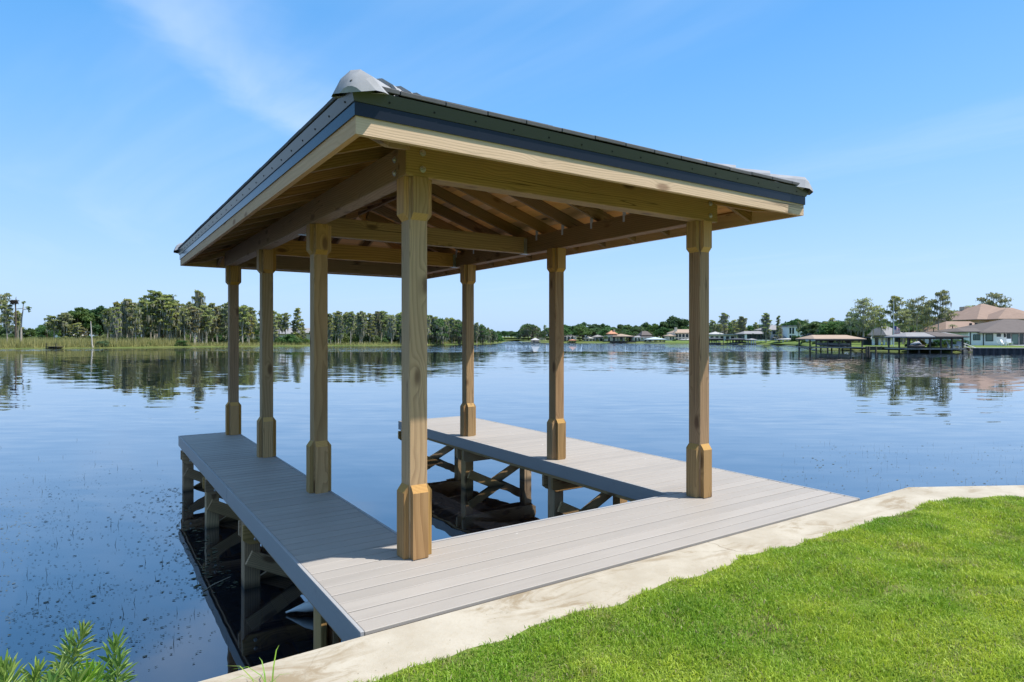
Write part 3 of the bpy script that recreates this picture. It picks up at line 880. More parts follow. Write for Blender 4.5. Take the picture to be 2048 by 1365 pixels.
def build_near_things():
    M_PLANT = foliage('long_narrow_leaf', (0.13, 0.27, 0.035), (0.30, 0.44, 0.085), 0.3, 0.35, 0.05)
    t = thing('leafy_shrub', (-2.1, -1.62, 0.02), 'bright green shrub with long narrow leaves at the lower left corner', 'shrub')
    me = [sprig_mesh('leaf_sprig', M_PLANT, L, n) for L, n in ((.22, 58), (.26, 66), (.18, 48))]
    M_STEM = simple('green_brown_stem', (0.12, 0.13, 0.04), 0.7)
    stems = MB()
    # (column, row, distance) of each tip
    tips = [(165, 1268, 2.25), (228, 1312, 2.2), (78, 1318, 2.2), (20, 1342, 2.15), (140, 1310, 2.3), (196, 1325, 2.1), (120, 1345, 2.05), (235, 1350, 2.15), (55, 1350, 2.3), (175, 1350, 2.0), (10, 1362, 2.0), (205, 1365, 2.3), (100, 1372, 1.95), (150, 1380, 1.9), (240, 1385, 2.0)]
    for i, (u, v, d) in enumerate(tips):
        tip = at(u, d, hz(v, d)); base = Vector((-2.1 + (tip.x + 2.1) * .35, -1.62 + (tip.y + 1.62) * .35, .02))
        ax = (tip - base).normalized() + Vector((random.uniform(-.25, .25), random.uniform(-.25, .25), .3)); ax.normalize()
        q = ax.to_track_quat('Z', 'Y').to_matrix().to_4x4() @ Matrix.Rotation(random.uniform(0, 6), 4, 'Z')
        M = Matrix.Translation(tip - ax * .22) @ q
        obj('leaf_sprig', me[i % 3], t, M)
        stems.tube([base, base.lerp(tip - ax * .3, .6) + Vector((0, 0, .02)), tip - ax * .3], [.007, .005, .004], 5)
    stems.build('stem', M_STEM, t)
    # a weed growing out of the cap's joint
    t = thing('grass_weed', (-1.30, -1.22, 0), 'small weed with long bent blades on the cap by the shrub', 'weed')
    for i in range(9):
        a = random.uniform(0, 6.28); l = random.uniform(.10, .20); b = Vector((-1.30 + random.uniform(-.03, .05), -1.27 + random.uniform(-.03, .03), -.01)); s = Vector((-math.sin(a), math.cos(a), 0)) * .0035
        d = Vector((math.cos(a), math.sin(a), 0)); P = [b, b + d * l * .25 + Vector((0, 0, l * .5)), b + d * l * .6 + Vector((0, 0, l * .75)), b + d * l + Vector((0, 0, l * .7))]
        v = []
        for k, p in enumerate(P): w = (1, .9, .6, .1)[k]; v += [p - s * w, p + s * w]
        obj('blade', mk('blade', v, [(0, 1, 3, 2), (2, 3, 5, 4), (4, 5, 7, 6)], M_PLANT), t)
    # white tapered float and a sunken yellow pipe under the dock's left side
    M_WHITE = simple('weathered_white_plastic', (0.72, 0.72, 0.70), 0.4, 0, .12, 6)
    mb = MB(); mb.tube([(-.09, 0, -.012), (-.05, 0, -.005), (0, 0, 0), (.08, 0, .004), (.22, 0, .006), (.55, 0, .006), (.75, 0, .005)], [.008, .010, .020, .040, .052, .052, .03], 14)
    p0 = Vector((-.47, 1.335, -.755)); p1 = Vector((.09, .945, -.63))
    o = mb.build('plastic_float', M_WHITE, None, frame(p0, p1), True); o.scale = (1, 1, 1)
    tag(o, 'white tapered plastic float poking out from under the dock', 'float')
    M_YEL = simple('algae_yellow_pipe', (0.62, 0.50, 0.03), 0.6, 0, .35, 9)
    pts = [(-.49, 1.95, -.86), (-.50, 1.6, -.86), (-.51, 1.2, -.86), (-.54, .7, -.87), (-.58, .1, -.90), (-.62, -.5, -.95)]
    rr = []; pp = []
    for i in range(len(pts) - 1):
        for k in range(14):
            pp.append(Vector(pts[i]).lerp(Vector(pts[i + 1]), k / 14)); rr.append(.052 + (.004 if k % 2 else 0))
    o = MB().tube(pp, rr, 12).build('corrugated_pipe', M_YEL, None, None, True)
    tag(o, 'yellow pipe lying in the dark water under the dock', 'pipe')
    M_STICK = simple('bleached_stick', (0.35, 0.30, 0.22), 0.8)
    a = at(403, 5.86, WATER_Z + .004); b = at(461, 6.22, WATER_Z + .010)
    tag(MB().tube([a, a.lerp(b, .4) + Vector((0, .02, .004)), b], [.002, .005, .003], 6).build('floating_stick', M_STICK), 'thin pale stick floating beside the dock piles', 'stick')
    # bits of weed floating inshore: nobody could count them
    M_WEED = foliage('floating_weed', (0.035, 0.04, 0.022), (0.11, 0.10, 0.05), 0.0, 0.8, 0.1)
    V = []; T = []
    def bit(x, y, r, z=WATER_Z + .004):
        b = len(V); a = random.uniform(0, 6.28); k = random.choice((3, 4, 5)); e = random.uniform(.25, .8)
        for i in range(k):
            an = a + 6.283 * i / k; rr_ = r * random.uniform(.6, 1.2)
            cx_, cy_ = math.cos(an) * rr_, math.sin(an) * rr_ * e
            V.append((x + cx_, y + cy_, z + random.uniform(0, .003)))
        for i in range(1, k - 1): T.append((b, b + i, b + i + 1))
    def stem(x, y, h):
        b = len(V); w = .004; V.extend([(x - w, y, WATER_Z - .05), (x + w, y, WATER_Z - .05), (x + random.uniform(-.03, .03), y + random.uniform(-.03, .03), WATER_Z + h)]); T.append((b, b + 1, b + 2))
    cl = [(random.uniform(-20, 400), random.uniform(940, 1300)) for _ in range(38)]
    for i in range(1900):
        if random.random() < .80: c = random.choice(cl); u = random.gauss(c[0], 45); v = random.gauss(c[1], 16)
        else: u = random.uniform(-60, 430); v = random.uniform(900, 1345)
        d = FPX * (CAM.z - WATER_Z) / (v - HORIZON); p = at(u, d)
        if p.x > X0 - .02 or p.y < -.9: continue
        bit(p.x, p.y, random.uniform(.004, .016) * (1.8 if random.random() < .08 else 1))
    for i in range(70):
        v = random.uniform(880, 1290); u = random.uniform(0, 420); d = FPX * 2.36 / (v - HORIZON); p = at(u, d)
        if p.x > X0 - .05 or p.y < -.9: continue
        stem(p.x, p.y, random.uniform(.02, .10))
    for i in range(420):
        v = random.uniform(885, 985); u = random.uniform(1560, 2150); d = FPX * 2.36 / (v - HORIZON); p = at(u, d)
        if p.x < X1 + .1 or p.y < -.9 - max(0, p.x - 5.1) * .6: continue
        if random.random() < .3: stem(p.x, p.y, random.uniform(.03, .13))
        else: bit(p.x, p.y, random.uniform(.01, .03))
    for i in range(500):                    # ragged mat along the dock's left reflection
        y = random.uniform(2.2, 7.0); x = X0 - abs(random.gauss(0, .35)); bit(x, y, random.uniform(.008, .03))
    o = fast_mesh('floating_weeds', np.array([tuple(v) for v in V]), np.array(T), M_WEED)
    tag(o, 'scattered bits of dark weed floating on the inshore water', 'weeds', kind='stuff')


build_near_things()

# ------------------------------------------------------------------ trees
L_CYP = foliage('cypress_leaf', (0.198, 0.247, 0.085), (0.413, 0.445, 0.166))
L_CYPY = foliage('yellowing_cypress_leaf', (0.258, 0.281, 0.070), (0.398, 0.374, 0.106))
L_OAK = foliage('oak_leaf', (0.069, 0.139, 0.046), (0.163, 0.266, 0.084), vary=0.2)
L_DARK = foliage('evergreen_leaf', (0.051, 0.108, 0.043), (0.121, 0.209, 0.074), vary=0.15)
L_MOSS = foliage('spanish_moss', (0.264, 0.264, 0.188), (0.439, 0.428, 0.319), 0.2, 0.9, 0.15)
L_PALM = foliage('palm_frond', (0.105, 0.158, 0.053), (0.193, 0.245, 0.088))
L_LIGHT = foliage('light_shrub_leaf', (0.120, 0.180, 0.042), (0.204, 0.252, 0.072))
L_YELB = foliage('yellow_shrub_leaf', (0.28, 0.26, 0.03), (0.42, 0.36, 0.05))
B_CYP = simple('pale_grey_bark', (0.36, 0.32, 0.26), 0.9, 0, .35, 3)
B_OAK = simple('brown_bark', (0.11, 0.085, 0.065), 0.9, 0, .3, 3)


def cards(cl, size, flat=0.5):
    """leaf cards spread through clumps [(centre, (rx,ry,rz), count)]"""
    V = []; T = []
    for c, r, n in cl:
        p = rng.normal(size=(n, 3)); p /= np.linalg.norm(p, axis=1)[:, None]
        p *= (rng.random(n) ** 0.45)[:, None]
        p = p * np.array(r) + np.array(c)
        a = rng.normal(size=(n, 3)); a[:, 2] *= flat; a /= np.linalg.norm(a, axis=1)[:, None]
        b = rng.normal(size=(n, 3)); b -= (b * a).sum(1)[:, None] * a; b /= np.linalg.norm(b, axis=1)[:, None]
        s = size * rng.uniform(.55, 1.35, n)[:, None]
        base = sum(len(q) for q in V)
        V.append(np.stack([p - a * s, p + b * s * .55, p + a * s, p - b * s * .55], 1).reshape(-1, 3))
        k = base + np.arange(n)[:, None] * 4
        T.append(np.concatenate([k + np.array([[0, 1, 2]]), k + np.array([[0, 2, 3]])], 1).reshape(-1, 3))
    return np.concatenate(V), np.concatenate(T)


def strands(pts, L, w):
    V = []; T = []
    for p in pts:
        l = L * random.uniform(.4, 1.3); a = random.uniform(0, 3.14); dx, dy = math.cos(a) * w, math.sin(a) * w; b = len(V)
        j = random.uniform(-.1, .1)
        V += [(p[0] - dx, p[1] - dy, p[2]), (p[0] + dx, p[1] + dy, p[2]), (p[0] + j, p[1], p[2] - l)]; T.append((b, b + 1, b + 2))
    return np.array(V), np.array(T)


PROTO = {}


def proto(name, parts):
    """parts: [(part name, mesh)] shared by every tree of the kind; all protos are 10 m tall"""
    PROTO[name] = parts


def tri_mesh(name, V, T, mat):
    me = bpy.data.meshes.new(name); nt = len(T)
    me.vertices.add(len(V)); me.vertices.foreach_set('co', np.ascontiguousarray(V, np.float32).ravel())
    me.loops.add(nt * 3); me.loops.foreach_set('vertex_index', np.ascontiguousarray(T, np.int32).ravel())
    me.polygons.add(nt); me.polygons.foreach_set('loop_start', np.arange(0, nt * 3, 3, dtype=np.int32))
    me.materials.append(mat); me.update(calc_edges=True)
    return me


def cypress(name, seed, lo=.5, spread=1.6, layers=16, cs=.30, leaf=None, per=55, mossn=240, lean=.25, thick=.16, flat_top=True, mossL=1.2):
    random.seed(seed)
    mb = MB(); lx, ly = random.uniform(-lean, lean), random.uniform(-lean, lean)
    ax = lambda z: Vector((lx * (z / 10) ** 2 + .08 * math.sin(z * 1.3 + seed), ly * (z / 10) ** 2, z))
    zs = [0, .3, .8, 2, 4, 6, 8, 9.6]; rs = [thick * 2.0, thick * 1.5, thick * 1.15, thick, thick * .85, thick * .68, thick * .45, thick * .18]
    mb.tube([ax(z) for z in zs], rs, 7)
    cl = []; mp = []
    for i in range(layers):
        f = i / (layers - 1); z = 10 * (lo + (1 - lo) * f) - .35
        reach = spread * random.uniform(.45, 1.0) * (1.0 if flat_top else (1.15 - .75 * f)) * (.55 if (flat_top and f > .93) else 1)
        a = i * 2.4 + random.uniform(-.6, .6)
        b = ax(z - reach * .25); tip = b + Vector((math.cos(a) * reach, math.sin(a) * reach, reach * .25))
        mb.tube([b, b.lerp(tip, .5) + Vector((0, 0, .1)), tip], [thick * .35, thick * .22, thick * .08], 5, cap=False)
        for q, rr in ((tip, .75), (b.lerp(tip, .55), .6)):
            r = spread * .42 * random.uniform(.7, 1.2) * rr + .15
            c = Vector(q) + Vector((random.uniform(-.2, .2), random.uniform(-.2, .2), .1))
            cl.append(((c.x, c.y, min(c.z, 9.75)), (r * 1.15, r * 1.15, r * .42), int(per * rr)))
            for _ in range(int(mossn / layers / 2)):
                mp.append((c.x + random.uniform(-r, r), c.y + random.uniform(-r, r), min(c.z, 9.6) - r * .15))
    V, T = cards(cl, cs)
    parts = [('trunk', mb.mesh('trunk', B_CYP)), ('crown', tri_mesh('crown', V, T, leaf or L_CYP))]
    if mp:
        V, T = strands(mp, mossL, .10); parts.append(('moss', tri_mesh('moss', V, T, L_MOSS)))
    proto(name, parts)


def broadleaf(name, seed, w=4.2, base=.25, n=46, cs=.36, per=60, leaf=None, moss=0, bark=None):
    random.seed(seed); mb = MB(); r0 = .28
    mb.tube([(0, 0, 0), (.05, 0, .5), (.1, .05, 2.2), (.0, .1, 5.0)], [r0 * 1.4, r0, r0 * .85, r0 * .4], 7)
    cl = []; mp = []
    for i in range(n):
        a = random.uniform(0, 6.283); e = random.uniform(-.35, 1.5); k = random.uniform(.55, 1.0)
        cx_, cy_ = math.cos(a) * math.cos(e) * w * k, math.sin(a) * math.cos(e) * w * k
        z = 10 * base + (10 - 10 * base - .8) * (.38 + .62 * math.sin(e) * k)
        r = w * random.uniform(.17, .32)
        cl.append(((cx_, cy_, min(z, 9.4 - r * .25)), (r, r, r * .68), per))
        if i % 4 == 0: mb.tube([(0, .05, 2.4 + random.uniform(0, 2)), (cx_ * .5, cy_ * .5, z * .7), (cx_, cy_, z)], [.14, .09, .03], 5, cap=False)
        for _ in range(moss // n): mp.append((cx_ + random.uniform(-r, r), cy_ + random.uniform(-r, r), z - r * .3))
    V, T = cards(cl, cs, .9)
    parts = [('trunk', mb.mesh('trunk', bark or B_OAK)), ('crown', tri_mesh('crown', V, T, leaf or L_OAK))]
    if mp:
        V, T = strands(mp, 1.4, .11); parts.append(('moss', tri_mesh('moss', V, T, L_MOSS)))
    proto(name, parts)


def palm(name, seed):
    random.seed(seed); mb = MB(); mb.tube([(0, 0, 0), (.05, 0, 3), (.12, .03, 6.2), (.1, 0, 8.4)], [.20, .15, .15, .17], 8)
    V = []; T = []
    for i in range(30):
        a = i * 2.4; e = random.uniform(-.5, 1.2); l = random.uniform(1.3, 1.9)
        d = Vector((math.cos(a) * math.cos(e), math.sin(a) * math.cos(e), math.sin(e)))
        s = d.cross(Vector((0, 0, 1))).normalized()
        for k in range(14):
            t = .25 + .75 * k / 13; o = Vector((.1, 0, 8.5)) + d * l * t + Vector((0, 0, -.55 * l * t * t))
            for sg in (-1, 1):
                b = len(V); q = (d * .5 + s * sg - Vector((0, 0, .35))).normalized() * .42 * (1.1 - .5 * t)
                V += [tuple(o), tuple(o + d * .09), tuple(o + q)]; T.append((b, b + 1, b + 2))
    proto(name, [('trunk', mb.mesh('trunk', B_OAK)), ('crown', tri_mesh('crown', np.array(V), np.array(T), L_PALM))])


def shrub(name, seed, leaf, cs=.55, n=30, per=55):
    """10 m wide scale model: low rounded bush, used small"""
    random.seed(seed); cl = []
    for i in range(n):
        a = random.uniform(0, 6.283); k = random.random() ** .5; r = random.uniform(1.2, 2.2)
        z = 7.8 * math.sqrt(max(0, 1 - k * k * .8)) * random.uniform(.35, 1)
        cl.append(((math.cos(a) * k * 4.5, math.sin(a) * k * 4.5, max(r * .6, z)), (r, r, r * .75), per))
    V, T = cards(cl, cs, .9); mb = MB()
    for i in range(5):
        a = i * 1.25; mb.tube([(0, 0, 0), (math.cos(a) * 1.6, math.sin(a) * 1.6, 4.5)], [.25, .08], 5)
    proto(name, [('stem', mb.mesh('stem', B_OAK)), ('foliage', tri_mesh('foliage', V, T, leaf))])


for i in range(5): cypress('cyp%d' % i, 11 + i, lo=.50 + .05 * (i % 3), spread=1.35 + .2 * (i % 3), layers=15 + i, per=46)
for i in range(2): cypress('cypy%d' % i, 31 + i, lo=.40, spread=1.5, layers=16, leaf=L_CYPY, per=46)
for i in range(3): cypress('moss%d' % i, 51 + i, lo=.36, spread=1.3, layers=18, per=52, mossn=650, mossL=1.5)
for i in range(3): cypress('cone%d' % i, 71 + i, lo=.30, spread=1.3, layers=18, per=40, flat_top=False, mossn=160)
for i in range(4): cypress('open%d' % i, 91 + i, lo=.50, spread=2.3 + .2 * i, layers=13, cs=.20, per=120, mossn=300, lean=.8, thick=.15, mossL=.9)
cypress('wide', 101, lo=.38, spread=3.0, layers=18, cs=.19, per=110, mossn=300, flat_top=True, thick=.2)
for i in range(3): broadleaf('oak%d' % i, 111 + i, w=4.0 + .5 * i, per=70)
for i in range(2): broadleaf('dark%d' % i, 121 + i, w=4.6, leaf=L_DARK, per=80)
for i in range(2): broadleaf('mossoak%d' % i, 131 + i, w=4.2, leaf=L_OAK, moss=900, base=.12)
palm('palm0', 141)
shrub('bush0', 151, L_OAK); shrub('bush1', 152, L_DARK); shrub('bush2', 153, L_LIGHT); shrub('bushy', 154, L_YELB)
random.seed(99)


def plant(kind, name, u, d, vtop, label, cat='tree', group=None, zg=-.62, wide=1.0):
    """put a plant in the bearing of column u, d metres off, tall enough to reach row vtop"""
    h = hz(vtop, d) - zg; s = h / 10.0
    p = at(u, d, zg)
    t = thing(name, p, label, cat, group, random.uniform(0, 6.283))
    t.matrix_basis = t.matrix_basis @ Matrix.Diagonal((s * wide, s * wide, s, 1)); WM[t] = t.matrix_basis.copy()
    for pn, me in PROTO[kind]:
        o = bpy.data.objects.new(pn, me); COL.objects.link(o); o.parent = t
        if pn in ('moss', 'crown', 'foliage'): o['kind'] = 'stuff'
    return t


def left_shore():
    G = 'cypresses of the dense left stand'; LB = 'slender grey cypress hung with moss in the dense left shore stand'
    prof = [(212, 618), (240, 602), (262, 596), (290, 592), (320, 586), (350, 594), (380, 603), (400, 600), (430, 606), (470, 604), (500, 610), (515, 622)]
    for i in range(64):
        u = 214 + 296 * ((i + .5) / 64) + random.uniform(-5, 5); d = shore_d(u) + random.choice((3, 6, 12, 20, 30)) + random.uniform(0, 5)
        v = np.interp(u, [p[0] for p in prof], [p[1] for p in prof]) + abs(random.gauss(0, 13))
        k = random.choice(['cyp0', 'cyp1', 'cyp2', 'cyp3', 'cyp4', 'cypy0', 'cypy1', 'moss0', 'moss1', 'moss2', 'cone0'])
        look = {'cyp': 'slender grey green', 'cypy': 'yellowing', 'moss': 'moss draped', 'cone': 'pointed narrow'}[k.rstrip('0123456789')]
        place = 'at the left end of' if u < 300 else ('in the middle of' if u < 400 else 'at the right end of')
        plant(k, 'cypress_tree', u, d, v, '%s cypress %s the dense stand on the left shore' % (look, place), 'tree', '%s cypresses %s the left stand' % (look, place), wide=random.uniform(.8, 1.2))
    plant('moss1', 'cypress_tree', 396, shore_d(396) + 8, 581, 'tallest mossy cypress rising above the dense left stand', 'tree', wide=.75)
    plant('cyp2', 'cypress_tree', 318, shore_d(318) + 9, 583, 'broad topped cypress at the highest point of the left stand', 'tree', wide=1.3)
    G = 'lone cypresses between pavilion posts'; LB = 'thin cypress standing apart between the second and third left posts'
    for u, v, k in ((548, 621, 'cone0'), (558, 627, 'cyp1'), (571, 626, 'cyp3'), (596, 617, 'cone1'), (587, 640, 'cone2'), (527, 618, 'cyp0'), (606, 645, 'cone1')):
        plant(k, 'cypress_tree', u, shore_d(u) + random.uniform(4, 12), v, LB, 'tree', G)
    G = 'cypresses seen between the third post and the near post'; LB = 'grey cypress in the stand between the third and nearest left posts'
    for i in range(34):
        u = 634 + 182 * (i + .5) / 34 + random.uniform(-4, 4); v = 621 + abs(random.gauss(0, 9))
        k = random.choice(['cyp0', 'cyp2', 'cyp3', 'cyp4', 'moss0', 'cone2', 'cyp1'])
        look = {'cyp': 'flat topped grey', 'moss': 'moss draped', 'cone': 'pointed narrow'}[k.rstrip('0123456789')]; place = 'beside the third post' if u < 700 else ('midway' if u < 760 else 'beside the nearest post')
        plant(k, 'cypress_tree', u, shore_d(u) + random.choice((3, 8, 15, 24)), v, '%s cypress %s between the third and nearest left posts' % (look, place), 'tree', '%s cypresses %s' % (look, place), wide=random.uniform(.75, 1.1))
    G = 'mossy trees of the far left point'; LB = 'moss draped tree on the wooded point behind the nearest post'
    pr = [(805, 626), (850, 627), (880, 634), (920, 636), (950, 641), (970, 650), (990, 660), (1000, 668)]
    for i in range(48):
        u = 806 + 190 * (i + .5) / 48 + random.uniform(-3, 3); v = np.interp(u, [p[0] for p in pr], [p[1] for p in pr]) + abs(random.gauss(0, 5))
        plant(random.choice(['mossoak0', 'mossoak1', 'moss0', 'moss1', 'moss2', 'moss2']), 'mossy_tree', u, shore_d(u) + random.choice((1.5, 4, 9, 16)), v, LB, 'tree', G, wide=random.uniform(.8, 1.15))
    # trees about the nest
    n = plant('cyp0', 'cypress_tree', 14, shore_d(14) + 4, 606, 'thin dark cypress just left of the nest tree', 'tree', wide=.8)
    plant('open1', 'cypress_tree', -4, shore_d(0) + 7, 582, 'tall cypress cut off by the left edge of the picture', 'tree', wide=.7)
    plant('cyp3', 'cypress_tree', 36, shore_d(36) + 9, 622, 'small leafy cypress behind the nest tree', 'tree', wide=.9)
    # bare nest tree, leaning dead tree and pale snag
    d = shore_d(31) + 4; b = at(31, d, -.7); H = hz(606, d) + .7
    t = thing('nest_tree', b, 'bare straight cypress trunk carrying the big stick nest', 'tree')
    mb = MB(); mb.tube([(0, 0, 0), (0, 0, .6), (.05, 0, H * .5), (.0, 0, H), (.1, 0, H + 1.2)], [.34, .2, .15, .10, .03], 8)
    mb.build('trunk', B_OAK, t, WM[t].copy())
    for a, z, l in ((.2, .86, 1.6), (3.3, .75, 1.3), (.6, .6, 1.2), (2.9, .95, .9), (1.2, .98, 1.2)):
        z *= H; MB().tube([(0, 0, z), (math.cos(a) * l * .6, math.sin(a) * l * .6, z + .15), (math.cos(a) * l, math.sin(a) * l, z + .3)], [.06, .05, .02], 5).build('limb', B_OAK, t, WM[t].copy())
    nb = at(28.5, d, hz(608, d)); mb = MB()
    for i in range(150):
        a = random.uniform(0, 6.283); r = .62 * random.random() ** .5; z = random.uniform(0, .75); c = nb + Vector((math.cos(a) * r, math.sin(a) * r, z)); dr = Vector((-math.sin(a) + random.uniform(-.6, .6), math.cos(a) + random.uniform(-.6, .6), random.uniform(-.4, .4))).normalized() * .38
        mb.tube([c - dr, c + dr], .035, 4)
    tag(mb.build('stick_nest', simple('dark_nest_sticks', (0.045, 0.035, 0.028), .95)), 'big dark stick nest on top of the bare tree', 'nest')
    d = shore_d(42) + 4; t = thing('dead_tree', at(42, d, -.7), 'crooked dead tree with a forked top right of the nest', 'tree'); W = WM[t].copy(); k = d / FPX
    MB().tube([(0, 0, 0), (0, 0, 4), (.15, 0, 6), (.35, 0, 7.2), (.45, 0, 8.4), (.5, 0, 9.2)], [.3, .15, .12, .1, .08, .03], 7).build('trunk', B_CYP, t, W @ Matrix.Rotation(YAW, 4, 'Z'))
    MB().tube([(.4, 0, 7.6), (1.0, 0, 7.7), (1.5, 0, 7.9), (1.7, 0, 8.3)], [.07, .06, .05, .02], 6).build('limb', B_CYP, t, W @ Matrix.Rotation(YAW, 4, 'Z'))
    V, T = cards([((1.5, 0, 8.0), (.5, .3, .3), 40), ((.5, 0, 9.0), (.4, .3, .3), 30), ((1.6, 0, 7.5), (.3, .2, .5), 30)], .2)
    obj('tuft', tri_mesh('tuft', V, T, L_CYP), t, W @ Matrix.Rotation(YAW, 4, 'Z'))
    d = shore_d(184) + .5; t = thing('dead_snag', at(184, d, -.85), 'pale bare dead trunk standing alone at the reedy bank', 'tree')
    MB().tube([(.12, 0, 0), (.02, 0, .8), (-.1, 0, 3), (-.22, 0, hz(643, d) + .85)], [.20, .13, .11, .07], 8).build('trunk', simple('bleached_trunk', (0.52, 0.48, 0.42), .9), t, WM[t].copy())
    # green trees left of the stand
    for u, v, k, dd in ((60, 655, 'oak0', 24), (82, 648, 'oak1', 26), (104, 640, 'dark0', 30), (122, 634, 'oak2', 30), (141, 622, 'dark1', 32), (160, 612, 'oak0', 30), (176, 614, 'dark0', 34), (198, 611, 'dark1', 33), (214, 614, 'oak1', 34), (228, 622, 'dark0', 36), (92, 652, 'oak2', 16), (20, 650, 'oak1', 24), (0, 648, 'oak0', 28), (40, 652, 'dark1', 24)):
        plant(k, 'broadleaf_tree', u, shore_d(u) + dd, v, 'dense dark green broadleaf tree behind the reeds left of the cypresses', 'tree', 'green trees behind the reeds', wide=.85)
    for u, v, k in ((155, 646, 'cypy0'), (140, 650, 'cypy1'), (168, 655, 'cypy0'), (128, 625, 'cyp1'), (108, 632, 'cyp2')):
        plant(k, 'cypress_tree', u, shore_d(u) + 10, v, 'small olive cypress in front of the dark green trees', 'tree', 'small cypresses before the green trees', wide=1.4)
    # undergrowth, row of bushes that closes the gaps under the crowns
    for i in range(92):
        u = -25 + 1020 * i / 91 + random.uniform(-4, 4); dd = random.choice((10, 17, 26, 38)); v = random.uniform(658, 680) if u < 520 else (random.uniform(664, 678) if u < 640 else random.uniform(652, 672))
        if 500 < u < 632: dd = random.choice((5, 8, 12))
        plant(random.choice(['bush0', 'bush2', 'bush0', 'bush2'] if u < 640 else ['bush0', 'bush2', 'bush0']), 'undergrowth_bush', u, shore_d(u) + dd, v, 'low green bush among the trunks on the left shore', 'bush', 'bushes under the left shore trees', wide=1.25)
    for i in range(80):
        u = 200 + 800 * i / 79 + random.uniform(-5, 5)
        if 505 < u < 632: continue
        plant(random.choice(['oak2', 'mossoak0', 'mossoak1']), 'background_tree', u, shore_d(u) + random.uniform(36, 60), (628 if u < 500 else 641) + random.uniform(0, 16) + max(0, u - 900) * .25, 'shaded tree at the back of the left shore wood', 'tree', 'back row of the left shore wood', wide=1.0)
    for i in range(16):
        u = -420 + 25 * i; plant(random.choice(['cyp1', 'oak1', 'moss0', 'oak0']), 'shore_tree', u, shore_d(u) + random.uniform(6, 25), 622 + random.uniform(0, 20), 'tree of the left shore beyond the nest tree', 'tree', 'left shore trees beyond the nest')
    plant('bush1', 'waterside_bush', 205, shore_d(205) + 1.5, 679, 'dark round bush on the reedy bank right of the dead trunk', 'bush', zg=-.8, wide=1.6)
    plant('bush1', 'waterside_bush', 362, shore_d(362) + 1.5, 678, 'dark green bush at the water before the cypress stand', 'bush', zg=-.8, wide=1.7)
    plant('bush0', 'waterside_bush', 298, shore_d(298) + 2.0, 682, 'small grey green bush at the water below the tallest cypresses', 'bush', zg=-.8, wide=1.4)
    for u, v, w, s in ((578, 663, 1.3, 'leftmost'), (590, 668, 1.2, 'rightmost')):
        plant('bush0', 'round_tree', u, shore_d(u) + 4, v, s + ' round green bush before the grey roofed houses', 'bush', wide=w)
    # reeds
    M_REED = foliage('marsh_reed', (0.28, 0.26, 0.085), (0.46, 0.39, 0.18), 0.3, .7, .05)
    N = 22000; V = np.empty((N, 3, 3), np.float32); c = 0
    while c < N:
        u = random.uniform(-60, 900); w = 1.0 if u < 380 else (.35 if u < 520 else .22)
        if random.random() > w: continue
        dd = random.uniform(.3, 9 if u < 380 else 3.5); p = at(u, shore_d(u) + dd, -.75); h = random.uniform(1.0, 2.4) * (1 if u < 380 else .55) * min(1, .35 + dd / 2.5); a = random.uniform(0, 3.14); wd = .05
        V[c, 0] = (p.x - math.cos(a) * wd, p.y - math.sin(a) * wd, p.z); V[c, 1] = (p.x + math.cos(a) * wd, p.y + math.sin(a) * wd, p.z); V[c, 2] = (p.x + random.uniform(-.3, .3), p.y + random.uniform(-.3, .3), p.z + h); c += 1
    tag(fast_mesh('marsh_reeds', V.reshape(-1, 3), np.arange(N * 3).reshape(-1, 3), M_REED), 'tan and green reeds along the left bank', 'reeds', kind='stuff')
    # small dark landing among the reeds
    M_OLD = simple('old_dark_timber', (0.05, 0.045, 0.04), .9)
    d = shore_d(105) - .4; t = thing('old_landing', at(105, d, WATER_Z), 'small dark timber landing half hidden in the reeds', 'landing'); W = WM[t] @ Matrix.Rotation(YAW, 4, 'Z')
    MB().box(-1.15, 1.15, -.4, 1.6, .28, .38).build('deck', M_OLD, t, W)
    for x in (-1.0, -.4, .35, .95): MB().box(x - .05, x + .05, -.38, -.28, -.8, 1.1 if abs(x) > .6 else .28).build('pile', M_OLD, t, W)
    MB().box(-1.05, 1.0, -.36, -.31, .85, .92).build('rail', M_OLD, t, W)


left_shore()

# ------------------------------------------------------------------ houses and boathouses
GLASS = simple('dark_window_glass', (0.035, 0.05, 0.06), .08, 0, .05, 1, .6)
GLASS_G = simple('green_tinted_glass', (0.10, 0.16, 0.15), .08, 0, .08, 1, .6)
WALLS = {k: simple(k + '_wall', c, .85, 0, .06, .8, .2) for k, c in dict(white=(.84, .83, .82), cream=(.66, .58, .46), grey=(.40, .40, .41), tan=(.55, .43, .32), beige=(.55, .50, .44), pale=(.66, .64, .60)).items()}
def roof_mat(name, col):
    m, t, p, out = material(name)
    tc = t.node('ShaderNodeTexCoord').outputs['Object']
    z = t.node('ShaderNodeSeparateXYZ', inp={0: tc}).outputs[2]
    st = t.math('FRACT', t.math('MULTIPLY', z, 6.5)); n = t.noise(tc, 1.2, 5, .65)
    v = t.math('ADD', t.math('MULTIPLY_ADD', n, .5, .72), t.math('MULTIPLY', st, .10))
    t.set(p, 'Base Color', t.mix(1.0, col, t.node('ShaderNodeCombineXYZ', inp={0: v, 1: v, 2: v}).outputs[0], 'MULTIPLY')); t.set(p, 'Roughness', .85); t.set(p, 'Specular IOR Level', .2)
    return m
ROOFS = {k: roof_mat(k + '_roof', c) for k, c in dict(tan=(.28, .195, .150), brown=(.130, .108, .098), grey=(.26, .25, .25), dark=(.07, .075, .085), terra=(.50, .24, .14), white=(.42, .41, .40), blue=(.42, .50, .54), straw=(.36, .27, .20)).items()}
TRIM_W = simple('white_trim', (.78, .78, .76), .6); TRIM_D = simple('dark_trim', (.045, .045, .05), .6)
